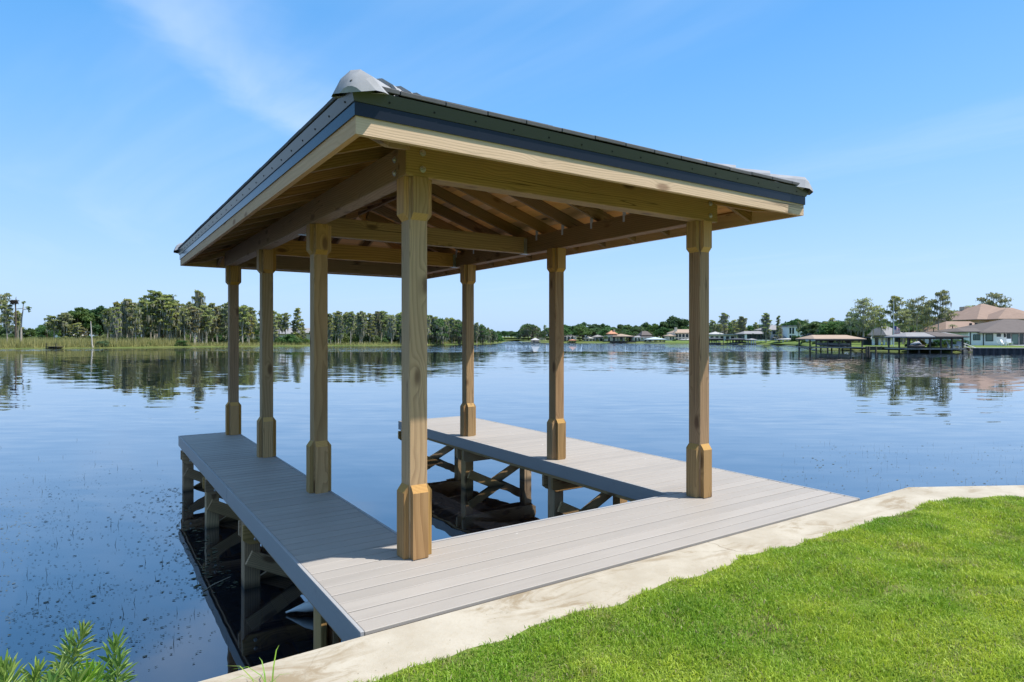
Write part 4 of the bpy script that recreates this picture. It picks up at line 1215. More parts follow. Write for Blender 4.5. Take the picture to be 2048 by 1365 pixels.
TIMBER = simple('weathered_dock_timber', (.10, .085, .072), .9, 0, .3, 2); TIMBER_P = simple('pale_dock_timber', (.34, .31, .27), .9, 0, .25, 2)


class Site:
    """a spot at bearing u, distance d; local x to the right, y away, z up; pixel helpers turn columns and rows at that distance into metres"""
    def __init__(s, name, label, cat, u, d, zg, group=None, yaw=0.0):
        s.u, s.d, s.zg = u, d, zg
        s.t = thing(name, at(u, d, zg), label, cat, group, YAW + yaw); s.W = WM[s.t]
    def x(s, u): return (u - s.u) / FPX * s.d
    def z(s, v): return hz(v, s.d) - s.zg
    def add(s, name, mb, mat, parent=None, smooth=False): return mb.build(name, mat, parent or s.t, s.W, smooth)
    def wall(s, u0, u1, v0, dep, mat, y0=0.0, name='wall', zlow=-.6):
        return s.add(name, MB().box(s.x(u0), s.x(u1), y0, y0 + dep, zlow, s.z(v0)), mat)
    def hip(s, u0, u1, v_e, v_r, dep, mat, y0=0.0, oh=.5, r0=None, r1=None, th=.16, name='roof'):
        a, b = s.x(u0), s.x(u1); ze, zr = s.z(v_e), s.z(v_r); ya, yb = y0 - oh, y0 + dep + oh; ym = (ya + yb) / 2
        ra = s.x(r0) if r0 is not None else min((a + b) / 2, a + (yb - ya) / 2); rb = s.x(r1) if r1 is not None else max((a + b) / 2, b - (yb - ya) / 2)
        v = [(a, ya, ze), (b, ya, ze), (b, yb, ze), (a, yb, ze), (ra, ym, zr), (rb, ym, zr), (a, ya, ze - th), (b, ya, ze - th), (b, yb, ze - th), (a, yb, ze - th)]
        f = [(0, 1, 5, 4), (1, 2, 5), (2, 3, 4, 5), (3, 0, 4), (0, 6, 7, 1), (1, 7, 8, 2), (2, 8, 9, 3), (3, 9, 6, 0), (6, 9, 8, 7)]
        return s.add(name, MB().add(v, f), mat)
    def window(s, u0, u1, v0, v1, y0=0.0, fr=None, glass=None, n=1, name='window'):
        a, b, z0, z1 = s.x(u0), s.x(u1), s.z(v1), s.z(v0); t = min(.10, (b - a) * .12); mb = MB()
        mb.box(a, a + t, y0 - .06, y0 - .002, z0, z1).box(b - t, b, y0 - .06, y0 - .002, z0, z1).box(a + t, b - t, y0 - .06, y0 - .002, z1 - t, z1).box(a + t, b - t, y0 - .06, y0 - .002, z0, z0 + t)
        for k in range(1, n):
            c = a + (b - a) * k / n; mb.box(c - t * .4, c + t * .4, y0 - .058, y0 - .002, z0 + t, z1 - t)
        w = s.add(name, mb, fr or TRIM_D)
        s.add('pane', MB().box(a + t * .5, b - t * .5, y0 - .03, y0 - .004, z0 + t * .5, z1 - t * .5), glass or GLASS, w)
        return w
    def arch(s, uc, w, v0, v1, y0=0.0):
        c, r = s.x(uc), w / 2 / FPX * s.d; z0, z1 = s.z(v1), s.z(v0) - r; n = 8
        P = [(c - r, z0), (c + r, z0)] + [(c + r * math.cos(math.pi * i / n), z1 + r * math.sin(math.pi * i / n)) for i in range(n + 1)]
        v = [(x, y0 - .05, z) for x, z in P] + [(x, y0 - .003, z) for x, z in P]; k = len(P)
        return s.add('arched_window', MB().add(v, [tuple(range(k))] + [(i, (i + 1) % k, k + (i + 1) % k, k + i) for i in range(k)]), GLASS)
    def col(s, u, v0, w=.2, y0=0.0, mat=None, zlow=0.0, name='column'):
        x = s.x(u); return s.add(name, MB().box(x - w / 2, x + w / 2, y0 - w / 2, y0 + w / 2, zlow, s.z(v0)), mat or TRIM_W)


def boathouse(label, u0, u1, d, v_deck, v_e, v_r, roof, dep=6.0, posts=4, pmat=None, deck=True, r0=None, r1=None, skew=0):
    s = Site('boathouse', label, 'boathouse', (u0 + u1) / 2, d, WATER_Z, yaw=skew)
    s.hip(u0, u1, v_e, v_r, dep, ROOFS[roof], 0, .35, r0, r1)
    a, b = s.x(u0) + .5, s.x(u1) - .5
    for i in range(posts):
        x = a + (b - a) * i / (posts - 1)
        for y in (.1, dep - .1): s.add('post', MB().box(x - .09, x + .09, y - .09, y + .09, -1.2, s.z(v_e) - .17), pmat or TIMBER)
    s.add('beam', MB().box(a - .1, b + .1, .02, .18, s.z(v_e) - .38, s.z(v_e) - .165), pmat or TIMBER)
    if deck:
        z = s.z(v_deck); s.add('deck', MB().box(a - .3, b + .3, dep * .35, dep + .5, z - .16, z), TIMBER_P)
        s.add('walkway', MB().box(a - .3, b + .3, -.3, .5, z - .16, z), TIMBER_P)
    return s


def adirondack(p, rz, label):
    t = thing('garden_chair', p, label, 'chair', None, rz); W = WM[t]
    mb = MB().add([(-.3, -.32, .36), (.3, -.32, .36), (.3, .28, .20), (-.3, .28, .20), (-.3, -.32, .40), (.3, -.32, .40), (.3, .28, .24), (-.3, .28, .24)], BOXF); mb.build('seat', TRIM_W, t, W)
    MB().add([(-.28, .22, .2), (.28, .22, .2), (.28, .26, .2), (-.28, .26, .2), (-.33, .58, 1.05), (.33, .58, 1.05), (.33, .62, 1.05), (-.33, .62, 1.05)], BOXF).build('backrest', TRIM_W, t, W)
    for x in (-.38, .38):
        MB().box(x - .07, x + .07, -.38, .42, .55, .58).build('arm', TRIM_W, t, W); MB().box(x - .03, x + .03, -.34, -.24, 0, .55).build('leg', TRIM_W, t, W); MB().box(x - .03, x + .03, .30, .40, 0, .55).build('leg', TRIM_W, t, W)


def right_shore():
    # lawns behind the right hand bank
    M_LAWN = simple('far_lawn', (0.125, 0.175, 0.042), .95, 0, .25, .35, .1)
    us = [1330, 1400, 1470, 1540, 1575, 1600, 1625, 1680, 1740, 1800, 1860, 1950, 2050, 2200, 2600]
    V = []
    for u in us:
        d = shore_d(u); edge = u > 1735
        for k, z in ((1.0 if edge else 1.6, -.17 if edge else -.55), (6, -.02), (30, .45), (75, 1.0)): V.append(tuple(at(u, d + k, z)))
    F = [(i * 4 + j, (i + 1) * 4 + j, (i + 1) * 4 + j + 1, i * 4 + j + 1) for i in range(len(us) - 1) for j in range(3)]
    tag(obj('lawn', mk('lawn', V, F, M_LAWN, True)), kind='structure')
    # corrugated seawall at the right edge, timber bulkhead further left
    t = thing('sheet_pile_wall', at(2050, 92.8, WATER_Z), 'dark corrugated sheet pile seawall at the right edge', 'seawall')
    M_PILEW = simple('dark_sheet_pile', (.055, .055, .065), .7); V = []; F = []; a, b = at(1945, 93.6), at(2600, 86.0); L = (b - a).length; n = int(L / .22); nr = Vector((-(b - a).y, (b - a).x, 0)).normalized()
    for i in range(n + 1):
        p = a.lerp(b, i / n) + nr * (.22 if (i // 2) % 2 else 0); V += [(p.x, p.y, WATER_Z - .6), (p.x, p.y, -.18)]
    F = [(2 * i, 2 * i + 2, 2 * i + 3, 2 * i + 1) for i in range(n)]
    obj('sheet_piling', mk('sheet_piling', V, F, M_PILEW), t)
    q = [a - nr * .15, b - nr * .15, b + nr * 1.3, a + nr * 1.3]
    v = [(p.x, p.y, -.175) for p in q] + [(p.x, p.y, -.09) for p in q]; obj('cap', mk('cap', v, BOXF, WALLS['beige']), t)
    t = thing('timber_bulkhead', at(1840, 98, WATER_Z), 'low weathered timber bulkhead along the bank behind the boathouses', 'bulkhead')
    a, b = at(1733, 105.5), at(1940, 95.2); n = 26
    for i in range(n):
        p, q = a.lerp(b, i / n), a.lerp(b, (i + .97) / n); board('bulkhead_plank', (p.x, p.y, -1.2), (q.x, q.y, -1.2), .08, 1.05, TIMBER, t, bev=0)
    board('bulkhead_cap', (a.x, a.y, -.15), (b.x, b.y, -.15), .45, .08, TIMBER_P, t, bev=0)

    # --- the big house with tan roofs (back, left and front wings)
    s = Site('house', 'large house with steep tan hip roofs behind the white wing', 'house', 1985, 128, .4)
    s.wall(1958, 2078, 640, 13, WALLS['tan']); s.hip(1949, 2086, 639, 604.5, 14, ROOFS['tan'], 0, .7, 2014, 2020); s.hip(2005, 2150, 639, 611, 12, ROOFS['tan'], 5, .5, 2036, 2110, name='rear_roof')
    s.hip(1969, 2047, 639, 617, 6, ROOFS['tan'], -3.2, .3, 2011, 2013, name='bay_roof')
    s.wall(1975, 2040, 640.2, 4, WALLS['tan'], -3.0, name='bay_wall')
    s.add('chimney', MB().box(s.x(1992), s.x(2003), 9, 10.5, s.z(640), s.z(609.5)), WALLS['tan'])
    s = Site('house', 'low tan roofed house wing left of the white wing', 'house', 1930, 119, .3)
    s.wall(1897, 1990, 664, 9, WALLS['cream']); s.hip(1887, 1993, 664, 642, 9, ROOFS['tan'], 0, .6, 1925, 1975)
    for u in (1960, 1971): s.add('roof_vent', MB().box(s.x(u), s.x(u) + .25, 2.4, 2.8, s.z(652), s.z(646)), TRIM_D)
    s.window(1907, 1917, 668, 680)
    s = Site('house', 'white single storey house wing with brown roof and glazed doors', 'house', 1990, 106, .08)
    s.wall(1936, 2140, 665.3, 11, WALLS['white'])
    s.hip(1955, 2190, 665.5, 637, 12, ROOFS['brown'], -.1, .5, 2062, 2090); s.hip(1927, 1990, 663.5, 655.5, 9, ROOFS['brown'], .3, .5, 1953, 1990, name='end_roof')
    s.window(1946, 1960.5, 669, 681, 0, TRIM_D, GLASS_G, 3); s.window(1971, 1986, 668, 683, 0, TRIM_D, GLASS_G, 1); s.window(1993.5, 2001.5, 668, 674, 0)
    for u0, u1 in ((2013.5, 2021), (2022.5, 2037), (2038.5, 2046), (2047, 2062), (2064, 2080)): s.window(u0, u1, 667.5, 690, 0, TRIM_D, GLASS_G if u1 - u0 > 10 else GLASS, 1, 'glazed_door')
    for u in (1940.5, 1966.5): s.add('downpipe', MB().box(s.x(u) - .05, s.x(u) + .05, -.13, -.03, 0, s.z(666)), TRIM_D)
    s.add('wall_lamp', MB().box(s.x(2008), s.x(2010.5), -.2, -.02, s.z(675), s.z(668)), TRIM_D)
    s.add('terrace', MB().box(s.x(2007), s.x(2140), -4.5, -.01, -.25, .05), WALLS['pale'])
    adirondack(at(2001, 103.6, .02), YAW + .9, 'white garden chair on the lawn before the small square window')
    adirondack(at(2010, 103.0, .02), YAW + .5, 'low white garden chair between the other two by the glazed doors')
    adirondack(at(2019, 103.8, .13), YAW - .5, 'white garden chair nearest the glazed doors')
    # steps down to the water
    s = Site('water_steps', 'concrete steps with two slanting white handrails beside the corrugated wall', 'steps', 1938, 95.0, WATER_Z)
    for k in range(4): s.add('step', MB().box(-.9, 1.1, .35 * k, .35 * (k + 1) + .4, -.3, .18 * (k + 1)), WALLS['beige'])
    for u0, u1 in ((1925.5, 1942), (1939, 1956)):
        s.add('handrail', MB().tube([(s.x(u0), 1.2, s.z(687)), (s.x(u1), -.4, s.z(699.5))], .055, 6), TRIM_W)
        for f in (.08, .9): x = s.x(u0) + (s.x(u1) - s.x(u0)) * f; z = s.z(687) + (s.z(699.5) - s.z(687)) * f; s.add('rail_post', MB().tube([(x, 1.2 - 1.6 * f, -.2), (x, 1.2 - 1.6 * f, z)], .04, 6), TRIM_W)
    # --- boathouse nearest the white house
    s = boathouse('long low boathouse with brown shingle roof and white chairs on its dock', 1810, 1933, 94, 697.3, 673.5, 665, 'grey', 5.0, 6, None, True, 1832, 1914)
    s.hip(1868, 1934, 673.3, 664.3, 5.4, ROOFS['brown'], -.15, .4, 1871, 1899, name='end_roof')
    adirondack(at(1902, 94.5, hz(697.2, 94)), YAW + 1.2, 'left white garden chair on the boathouse dock'); adirondack(at(1915, 94.3, hz(697.2, 94)), YAW - 1.0, 'right white garden chair on the boathouse dock')
    for i in range(7): plant('bush1', 'hedge_bush', 1875 + i * 9, 101.5, 676.5, 'clipped dark hedge bush behind the dock chairs', 'hedge', 'dark hedge behind the boathouse', zg=-.15, wide=1.0)
    plant('bushy', 'yellow_shrub', 1842, 99.5, 677, 'yellow leafed shrub behind the brown boathouse', 'shrub', zg=-.15)
    for u, v in ((1830, 680), (1864, 680), (1884, 687), (1893, 688), (1858, 688), (1816, 684)): plant('bush2', 'garden_shrub', u, 99, v, 'small light green shrub along the bank behind the brown boathouse', 'shrub', 'garden shrubs behind the boathouse', zg=-.15)
    # jet ski shape on the dock's left end
    s = Site('covered_watercraft', 'grey covered watercraft on the left end of the boathouse dock', 'watercraft', 1833, 93.6, hz(697, 94))
    s.add('hull', MB().tube([(-1.1, 0, .35), (-.8, 0, .32), (0, 0, .3), (.9, 0, .32), (1.25, 0, .42)], [.10, .22, .25, .2, .05], 8), TIMBER, None, True); s.add('cover', MB().tube([(-.9, 0, .55), (-.2, 0, .72), (.3, 0, .8), (.8, 0, .55)], [.1, .22, .24, .05], 8), WALLS['grey'], None, True)
    # --- boathouse with the lifted boat
    s = boathouse('tan roofed boathouse sheltering a grey boat on a lift', 1627, 1731, 106, 694.5, 678, 670.3, 'straw', 6.5, 5, None, True, 1642, 1713)
    b = Site('motor_boat', 'pale grey motor boat on the lift under the tan roof', 'boat', 1664, 108.5, WATER_Z, yaw=.05)
    secs = [(-2.9, .05, .72, .95), (-2.2, .62, .50, .98), (-.8, 1.0, .38, .95), (1.0, 1.1, .34, .90), (2.6, 1.05, .36, .88)]
    V = []; F = []
    for x, w, k, g in secs: V += [(x, -w, g + .35), (x, -w * .85, k + .35 + (g - k) * .35), (x, 0, k + .30), (x, w * .85, k + .35 + (g - k) * .35), (x, w, g + .35)]
    for i in range(len(secs) - 1):
        for j in range(4): F.append((i * 5 + j, i * 5 + j + 1, (i + 1) * 5 + j + 1, (i + 1) * 5 + j))
        F.append((i * 5 + 4, i * 5, (i + 1) * 5, (i + 1) * 5 + 4))
    F.append((20, 21, 22, 23, 24))
    b.add('hull', MB().add(V, F), simple('pale_grey_hull', (.50, .51, .54), .35, 0, .06, 2), None, False)
    b.add('windshield', MB().add([(-.4, -.8, 1.3), (-.4, .8, 1.3), (.1, .75, 1.75), (.1, -.75, 1.75), (-.35, -.8, 1.3), (-.35, .8, 1.3), (.15, .75, 1.75), (.15, -.75, 1.75)], BOXF), GLASS)
    b.add('outboard_motor', MB().box(2.6, 3.0, -.2, .2, .5, 1.6), TRIM_D)
    for x in (-1.5, 1.5): b.add('lift_bunk', MB().box(x - .1, x + .1, -1.1, 1.1, .35, .62), TIMBER)
    # white pavilion, flagpole, small flag, walkway
    s = Site('garden_pavilion', 'small white pavilion with flat dark roof between the boathouses', 'pavilion', 1766, 112, -.1)
    s.add('roof', MB().box(s.x(1744), s.x(1786), -1, 4, s.z(676), s.z(674)), ROOFS['dark'])
    for u in (1747, 1759, 1768, 1776, 1782): s.col(u, 676.1, .28, 0)
    s.add('back_wall', MB().box(s.x(1747), s.x(1782), 3.2, 3.4, -.3, s.z(676.1)), GLASS)
    d = 104; t = thing('flagpole', at(1787.5, d, -.15), 'tall white flagpole with a hanging striped flag by the bank', 'flagpole')
    H = hz(598, d) + .15; MB().tube([(0, 0, 0), (0, 0, H)], [.06, .035], 8).build('pole', TRIM_W, t, WM[t].copy())
    m, nt, p, out = material('striped_flag'); tc = nt.node('ShaderNodeTexCoord').outputs['Object']; sp = nt.node('ShaderNodeSeparateXYZ', inp={0: tc})
    st = nt.math('GREATER_THAN', nt.math('FRACT', nt.math('MULTIPLY', sp.outputs[2], 4.6)), .48); c = nt.mix(st, (.55, .09, .10), (.72, .70, .70))
    can = nt.math('MULTIPLY', nt.math('GREATER_THAN', sp.outputs[2], -.65), nt.math('LESS_THAN', sp.outputs[0], .42)); nt.set(p, 'Base Color', nt.mix(can, c, (.05, .07, .20))); nt.set(p, 'Roughness', .8)
    V = []; n = 14
    for i in range(n + 1):
        for z in (0, -.5, -1.0, -1.5): f = i / n; V.append((f * .95 + .06, .10 * math.sin(f * 12 + z) * f, z - f * f * .55))
    F = [(i * 4 + j, i * 4 + j + 1, (i + 1) * 4 + j + 1, (i + 1) * 4 + j) for i in range(n) for j in range(3)]
    fl = obj('flag', mk('flag', V, F, m, True), None, Matrix.Translation(at(1787.5, d, hz(652, d))) @ Matrix.Rotation(YAW, 4, 'Z')); tag(fl, 'limp red and white striped flag on the tall pole', 'flag')
    d = 112; t = thing('short_flagpole', at(1744, d, -.1), 'short pole with a small pale flag left of the white pavilion', 'flagpole'); W = WM[t].copy()
    MB().tube([(0, 0, 0), (0, 0, hz(663, d) + .1)], .03, 6).build('pole', TRIM_W, t, W); MB().add([(0, 0, 1.7), (-.35, .02, 1.45), (-.3, .0, 1.1), (0, 0, 1.25), (0, .02, 1.7), (-.35, .04, 1.45), (-.3, .02, 1.1), (0, .02, 1.25)], BOXF).build('flag', TRIM_W, t, W)
    for i, u in enumerate((1733, 1738, 1752, 1763)): tag(MB().box(-.11, .11, -.11, .11, -1.0, .75).build('mooring_post', TIMBER, None, Matrix.Translation(at(u, 103.5, WATER_Z))), 'short weathered mooring post in the water right of the tan boathouse', 'post', 'mooring posts by the tan boathouse')
    # houses half hidden by trees, middle distance
    s = Site('house', 'beige house with rounded hip roof behind the flagpole', 'house', 1785, 130, .5); s.wall(1774, 1812, 672, 8, WALLS['beige']); s.hip(1770, 1815, 671, 652, 9, ROOFS['grey'], 0, .5, 1786, 1800); s.window(1790, 1798, 674, 684)
    s.add('awning', MB().box(s.x(1795), s.x(1818), -2, 0, s.z(672), s.z(669)), WALLS['pale'])
    s = Site('house', 'pale house with grey roof half hidden above the tan boathouse', 'house', 1742, 150, .8); s.wall(1733, 1756, 652, 8, WALLS['pale']); s.hip(1729, 1760, 652, 644, 9, ROOFS['grey']); s.wall(1728, 1764, 661, 3, WALLS['beige'], -3, name='porch_wall'); s.hip(1725, 1767, 661, 656, 4, ROOFS['grey'], -3, .4, name='porch_roof')
    s = Site('house', 'low green roofed house behind the tan boathouse', 'house', 1655, 150, .6); s.wall(1642, 1690, 672, 8, WALLS['pale']); s.hip(1638, 1692, 671, 662.5, 9, ROOFS['grey'], 0, .5, 1652, 1680)
    # modern white house group
    s = Site('house', 'grey two storey house with low hip roof beside the modern white house', 'house', 1555, 205, .6); s.wall(1540, 1577, 660, 10, WALLS['grey']); s.hip(1534, 1583, 660, 649, 11, ROOFS['grey'], 0, .8); s.wall(1548, 1580, 676, 3, WALLS['pale'], -3, name='lower_wall'); s.hip(1543, 1583, 675.5, 671, 4, ROOFS['grey'], -3.2, .5, name='lower_roof')
    s.window(1545, 1551, 663, 669); s.window(1560, 1567, 663, 669); s.window(1553, 1558, 678, 684, -3); s.window(1562, 1570, 678, 684, -3)
    s = Site('house', 'modern white house with tall dark windows beside the clipped hedge', 'house', 1612, 200, .6); s.wall(1577, 1610, 654, 9, WALLS['white']); s.wall(1610, 1644, 662, 9, WALLS['pale'], 1, name='side_wall'); s.add('roof', MB().box(s.x(1575), s.x(1622), -.4, 9.6, s.z(653.9), s.z(651.5)), ROOFS['grey']); s.hip(1606, 1652, 662, 655, 10, ROOFS['grey'], .8, .6, name='side_roof')
    for a, b_, c_, e in ((1579, 1582.5, 656, 668), (1584.5, 1588, 656, 668), (1592, 1598, 657, 663), (1601, 1607, 657, 663), (1579, 1583, 671, 682), (1586, 1591, 671, 682)): s.window(a, b_, c_, e)
    s.add('parapet', MB().box(s.x(1630), s.x(1642), 2, 6, s.z(662), s.z(655)), WALLS['white'])
    for i in range(9): plant('bush1', 'hedge_bush', 1588 + i * 6.5, 178, 668 + (i % 3), 'tall clipped dark hedge before the modern white house', 'hedge', 'tall hedge before the white house', zg=-.2, wide=.7)
    boathouse('low white boathouse below the modern white house', 1563, 1601, 180, 687.5, 679, 677, 'white', 5, 5, WALLS['white'], True)
    s = Site('house', 'dark glazed lakeside pavilion with white roof edge', 'house', 1512, 205, .4); s.wall(1489, 1536, 668, 6, GLASS); s.hip(1486, 1540, 668, 662.5, 7, ROOFS['grey'], 0, .6, 1497, 1528); s.wall(1489, 1493, 667.9, .3, WALLS['white'], -.35, name='pier'); s.wall(1500, 1536, 680, .4, WALLS['white'], -2, name='garden_wall')
    for u in (1503, 1512, 1521, 1530): s.col(u, 668.1, .25, -.2, TRIM_D)
    s = Site('house', 'long white house with flat pale roof behind dark docks', 'house', 1447, 215, .5); s.wall(1418, 1474, 671, 8, WALLS['white']); s.add('roof', MB().box(s.x(1415), s.x(1476), -.8, 8.5, s.z(671), s.z(668.6)), ROOFS['white']); s.hip(1424, 1452, 668.5, 663.5, 6, ROOFS['white'], 1, .2, name='upper_roof')
    for a in (1421, 1431, 1441, 1452, 1462): s.window(a, a + 6, 673, 683)
    boathouse('dark timber boathouse right of the foremost right post', 1416, 1450, 196, 686, 678, 675.5, 'dark', 5, 5); boathouse('dark flat boathouse before the long white house', 1462, 1500, 193, 686.5, 679, 676.5, 'dark', 5, 6)
    boathouse('small pale boathouse beside the dark flat boathouse', 1500, 1514, 188, 687.5, 679.5, 677.5, 'white', 4, 3, WALLS['white'])
    # mansion and its neighbours
    s = Site('house', 'cream mansion with arched windows and tall chimney', 'house', 1372, 228, .5); s.wall(1349, 1402, 666, 11, WALLS['cream']); s.hip(1350, 1405, 666, 658.8, 12, ROOFS['straw'], 0, .6, 1362, 1396); s.add('chimney', MB().box(s.x(1353.5), s.x(1357.5), 2, 3.4, s.z(667), s.z(655)), WALLS['cream']); s.wall(1337, 1349.5, 672, 7, WALLS['cream'], -1, name='side_wing'); s.hip(1335, 1351, 672, 668.5, 8, ROOFS['straw'], -1, .4, name='side_roof')
    for u in (1353.5, 1360, 1367, 1374, 1381, 1388): s.arch(u, 4.6, 668.2, 674.8)
    for u in (1353.5, 1360, 1367, 1374): s.arch(u, 4.4, 677, 684)
    for u in (1340, 1345): s.arch(u, 3, 674, 680, -1)
    boathouse('boathouse with pale blue metal roof before the mansion', 1296, 1333, 222, 684.3, 679, 674.6, 'blue', 7, 4); boathouse('small white roofed boathouse at the foot of the mansion', 1364, 1402, 222, 685, 680, 678, 'white', 5, 4)
    s = Site('house', 'grey stone house with domed brown roof and white columns', 'house', 1288, 235, .5); s.wall(1266, 1308, 675, 9, WALLS['beige']); s.hip(1264, 1310, 675, 671, 10, ROOFS['grey'], 0, .5); s.hip(1284, 1306, 670.5, 662.5, 8, ROOFS['brown'], 1, .3, 1290, 1300, name='domed_roof'); s.wall(1286, 1304, 671, 6, WALLS['tan'], 1.4, name='upper_wall')
    for u in (1268, 1274, 1280, 1287, 1294, 1301): s.col(u, 675.1, .35, -.3)
    for u in (1270, 1277, 1290, 1297): s.window(u, u + 3, 677, 684)
    s = Site('house', 'house with terracotta roof and cream walls among trees', 'house', 1232, 238, .5); s.wall(1214, 1250, 671, 8, WALLS['cream']); s.hip(1216, 1236, 668, 661, 8, ROOFS['terra'], 0, .4); s.wall(1219, 1233, 668.1, 6, WALLS['cream'], .5, name='upper_wall'); s.hip(1222, 1268, 673, 668, 9, ROOFS['straw'], -1, .4, name='lower_roof'); s.add('chimney', MB().box(s.x(1229), s.x(1232), 2, 3, s.z(668), s.z(659.5)), WALLS['tan'])
    for u in (1216, 1226, 1240): s.window(u, u + 4, 675, 683)
    s = Site('house', 'brown shingled boathouse deck below the terracotta house', 'boathouse', 1244, 226, WATER_Z); s.add('roof', MB().box(s.x(1225), s.x(1268), 0, 4, s.z(675), s.z(673.5)), ROOFS['brown']); s.add('deck', MB().box(s.x(1223), s.x(1272), -.5, 4, s.z(685.5), s.z(684)), TIMBER)
    for u in (1228, 1236, 1245, 1254, 1264): s.col(u, 675.1, .25, .3, TIMBER, -1, 'post')
    s = Site('house', 'white house with dark roof just right of the middle right post', 'house', 1140, 255, .5); s.wall(1126, 1153, 671, 8, WALLS['white']); s.hip(1123, 1156, 671, 663.5, 9, ROOFS['dark']); s.wall(1128, 1150, 675.9, 1.5, WALLS['white'], -1.5, name='porch'); 
    for u in (1130, 1137, 1144): s.arch(u, 4, 673, 682, -1.5 if u > 1127 else 0)
    s = Site('cottage', 'small cream cottage under the round oak', 'house', 1178, 248, .4); s.wall(1170, 1186, 677, 5, WALLS['cream']); s.hip(1168, 1188, 677, 673, 6, ROOFS['white']); s.window(1173, 1176, 679, 684); s.window(1180, 1183, 679, 684)
    s = Site('cottage', 'pale cottage glimpsed between oaks left of the terracotta house', 'house', 1198, 250, .4); s.wall(1189, 1207, 674, 5, WALLS['pale']); s.hip(1187, 1209, 674, 669.5, 6, ROOFS['grey']); s.window(1192, 1196, 677, 683); s.window(1200, 1204, 677, 683)
    boathouse('low brown boathouse at the grassy bank right of the middle post', 1138, 1154, 238, 686, 681, 679, 'terra', 4, 3)
    s = Site('cottage', 'white hip roofed boathouse cottage left of the middle right post', 'boathouse', 1071, 248, WATER_Z); s.wall(1063, 1078, 681, 5, WALLS['tan'], zlow=.2); s.hip(1062, 1080, 680.5, 676, 6, ROOFS['white'], 0, .3); s.window(1066, 1070, 682, 686); s.add('deck', MB().box(s.x(1050), s.x(1082), -1, 5, .15, .35), TIMBER_P)
    s = Site('house', 'tan roof showing above the trees left of the middle right post', 'house', 1085, 285, .6); s.wall(1078, 1092, 669, 7, WALLS['tan']); s.hip(1075, 1095, 668, 662, 8, ROOFS['tan'])
    boathouse('far low boathouse in the cove beyond the wooded point', 1012, 1028, 322, 685.3, 681.2, 679.3, 'grey', 6, 4)
    # long grey-roofed houses behind the left trees
    s = Site('house', 'long grey roofed house seen through the cypresses between the left posts', 'house', 560, 205, .5); s.wall(502, 606, 668, 9, WALLS['pale']); s.hip(496, 612, 668, 655.5, 10, ROOFS['grey'], 0, .6, 512, 600)
    for u in (512, 524, 536, 550, 592, 600): s.window(u, u + 5, 671, 680)
    s = Site('house', 'pale gabled house right of the long grey roofed house', 'house', 606, 198, .5); s.wall(590, 625, 666, 8, WALLS['cream']); s.hip(586, 634, 666, 656, 9, ROOFS['grey'], 0, .5, 604, 620); s.window(594, 600, 669, 678); s.window(606, 612, 669, 678)
    s = Site('house', 'grey roofed house behind the stand right of the third post', 'house', 690, 215, .5); s.wall(668, 712, 666, 9, WALLS['pale']); s.hip(662, 716, 666, 657.5, 10, ROOFS['grey']); s.window(690, 696, 668, 677); s.window(700, 706, 668, 677)
    s = Site('house', 'low white building glimpsed through the green trees on the left', 'house', 117, 172, .3); s.wall(98, 136, 659, 7, WALLS['white']); s.add('roof', MB().box(s.x(97), s.x(137), -.6, 7.5, s.z(659), s.z(656.5)), ROOFS['white']); s.window(106, 112, 661, 668); s.window(120, 128, 661, 668)

    # --- trees of the right shore: (kind, column, distance, top row, label, width)
    T = [('wide', 1727, 120, 597, 'broad rounded cypress with open branches behind the tan boathouse', .85),
         ('open0', 1762, 122, 617, 'slender leaning cypress beside the broad rounded cypress', .7),
         ('open1', 1786, 117, 592, 'tall thin cypress behind the flagpole', .8), ('open2', 1806, 116, 618, 'cypress with long drooping limbs right of the flagpole', .8),
         ('open3', 1833, 118, 595, 'flat topped cypress above the brown boathouse', .75), ('open0', 1876, 117, 581, 'tallest layered cypress at the left of the tan roofs', .72),
         ('open2', 1856, 121, 606, 'spindly cypress between the flat topped and the tallest cypress', .6), ('open3', 1990, 160, 586, 'spreading flat topped pine behind the big tan roof', .95),
         ('open1', 1962, 165, 608, 'dark layered tree left of the spreading pine', .9),
         ('open1', 1702, 132, 624, 'airy tree showing over the left half of the tan boathouse roof', .9), ('open3', 1746, 130, 612, 'airy cypress just right of the broad rounded cypress', .8),
         ('open0', 1818, 124, 610, 'airy cypress between the flagpole and the flat topped cypress', .8), ('open2', 1848, 126, 614, 'low airy cypress just right of the flat topped cypress', .9),
         ('open1', 1893, 128, 620, 'airy tree just right of the tallest layered cypress', .9), ('open3', 1916, 142, 622, 'open crowned tree above the low tan roofed wing', 1.0),
         ('open2', 1940, 152, 613, 'open crowned tree left of the dark layered tree', 1.0), ('open0', 1660, 148, 636, 'airy tree over the left end of the tan boathouse', 1.0)]
    for k, u, d, v, lb, w in T: plant(k, 'tall_tree', u, d, v, lb, 'tree', zg=.1, wide=w)
    for k, u, d, v, w in (('mossoak0', 1645, 150, 650, 1), ('oak1', 1660, 146, 642, .9), ('oak2', 1680, 142, 640, 1), ('mossoak1', 1700, 136, 633, 1), ('oak0', 1718, 132, 640, 1), ('oak1', 1690, 134, 648, 1), ('mossoak0', 1740, 160, 640, 1), ('oak2', 1760, 165, 645, 1), ('oak0', 1668, 160, 646, 1)):
        plant(k, 'oak_tree', u, d, v, 'mossy oak in the group behind the tan boathouse', 'tree', 'oaks behind the tan boathouse', zg=.1, wide=w)
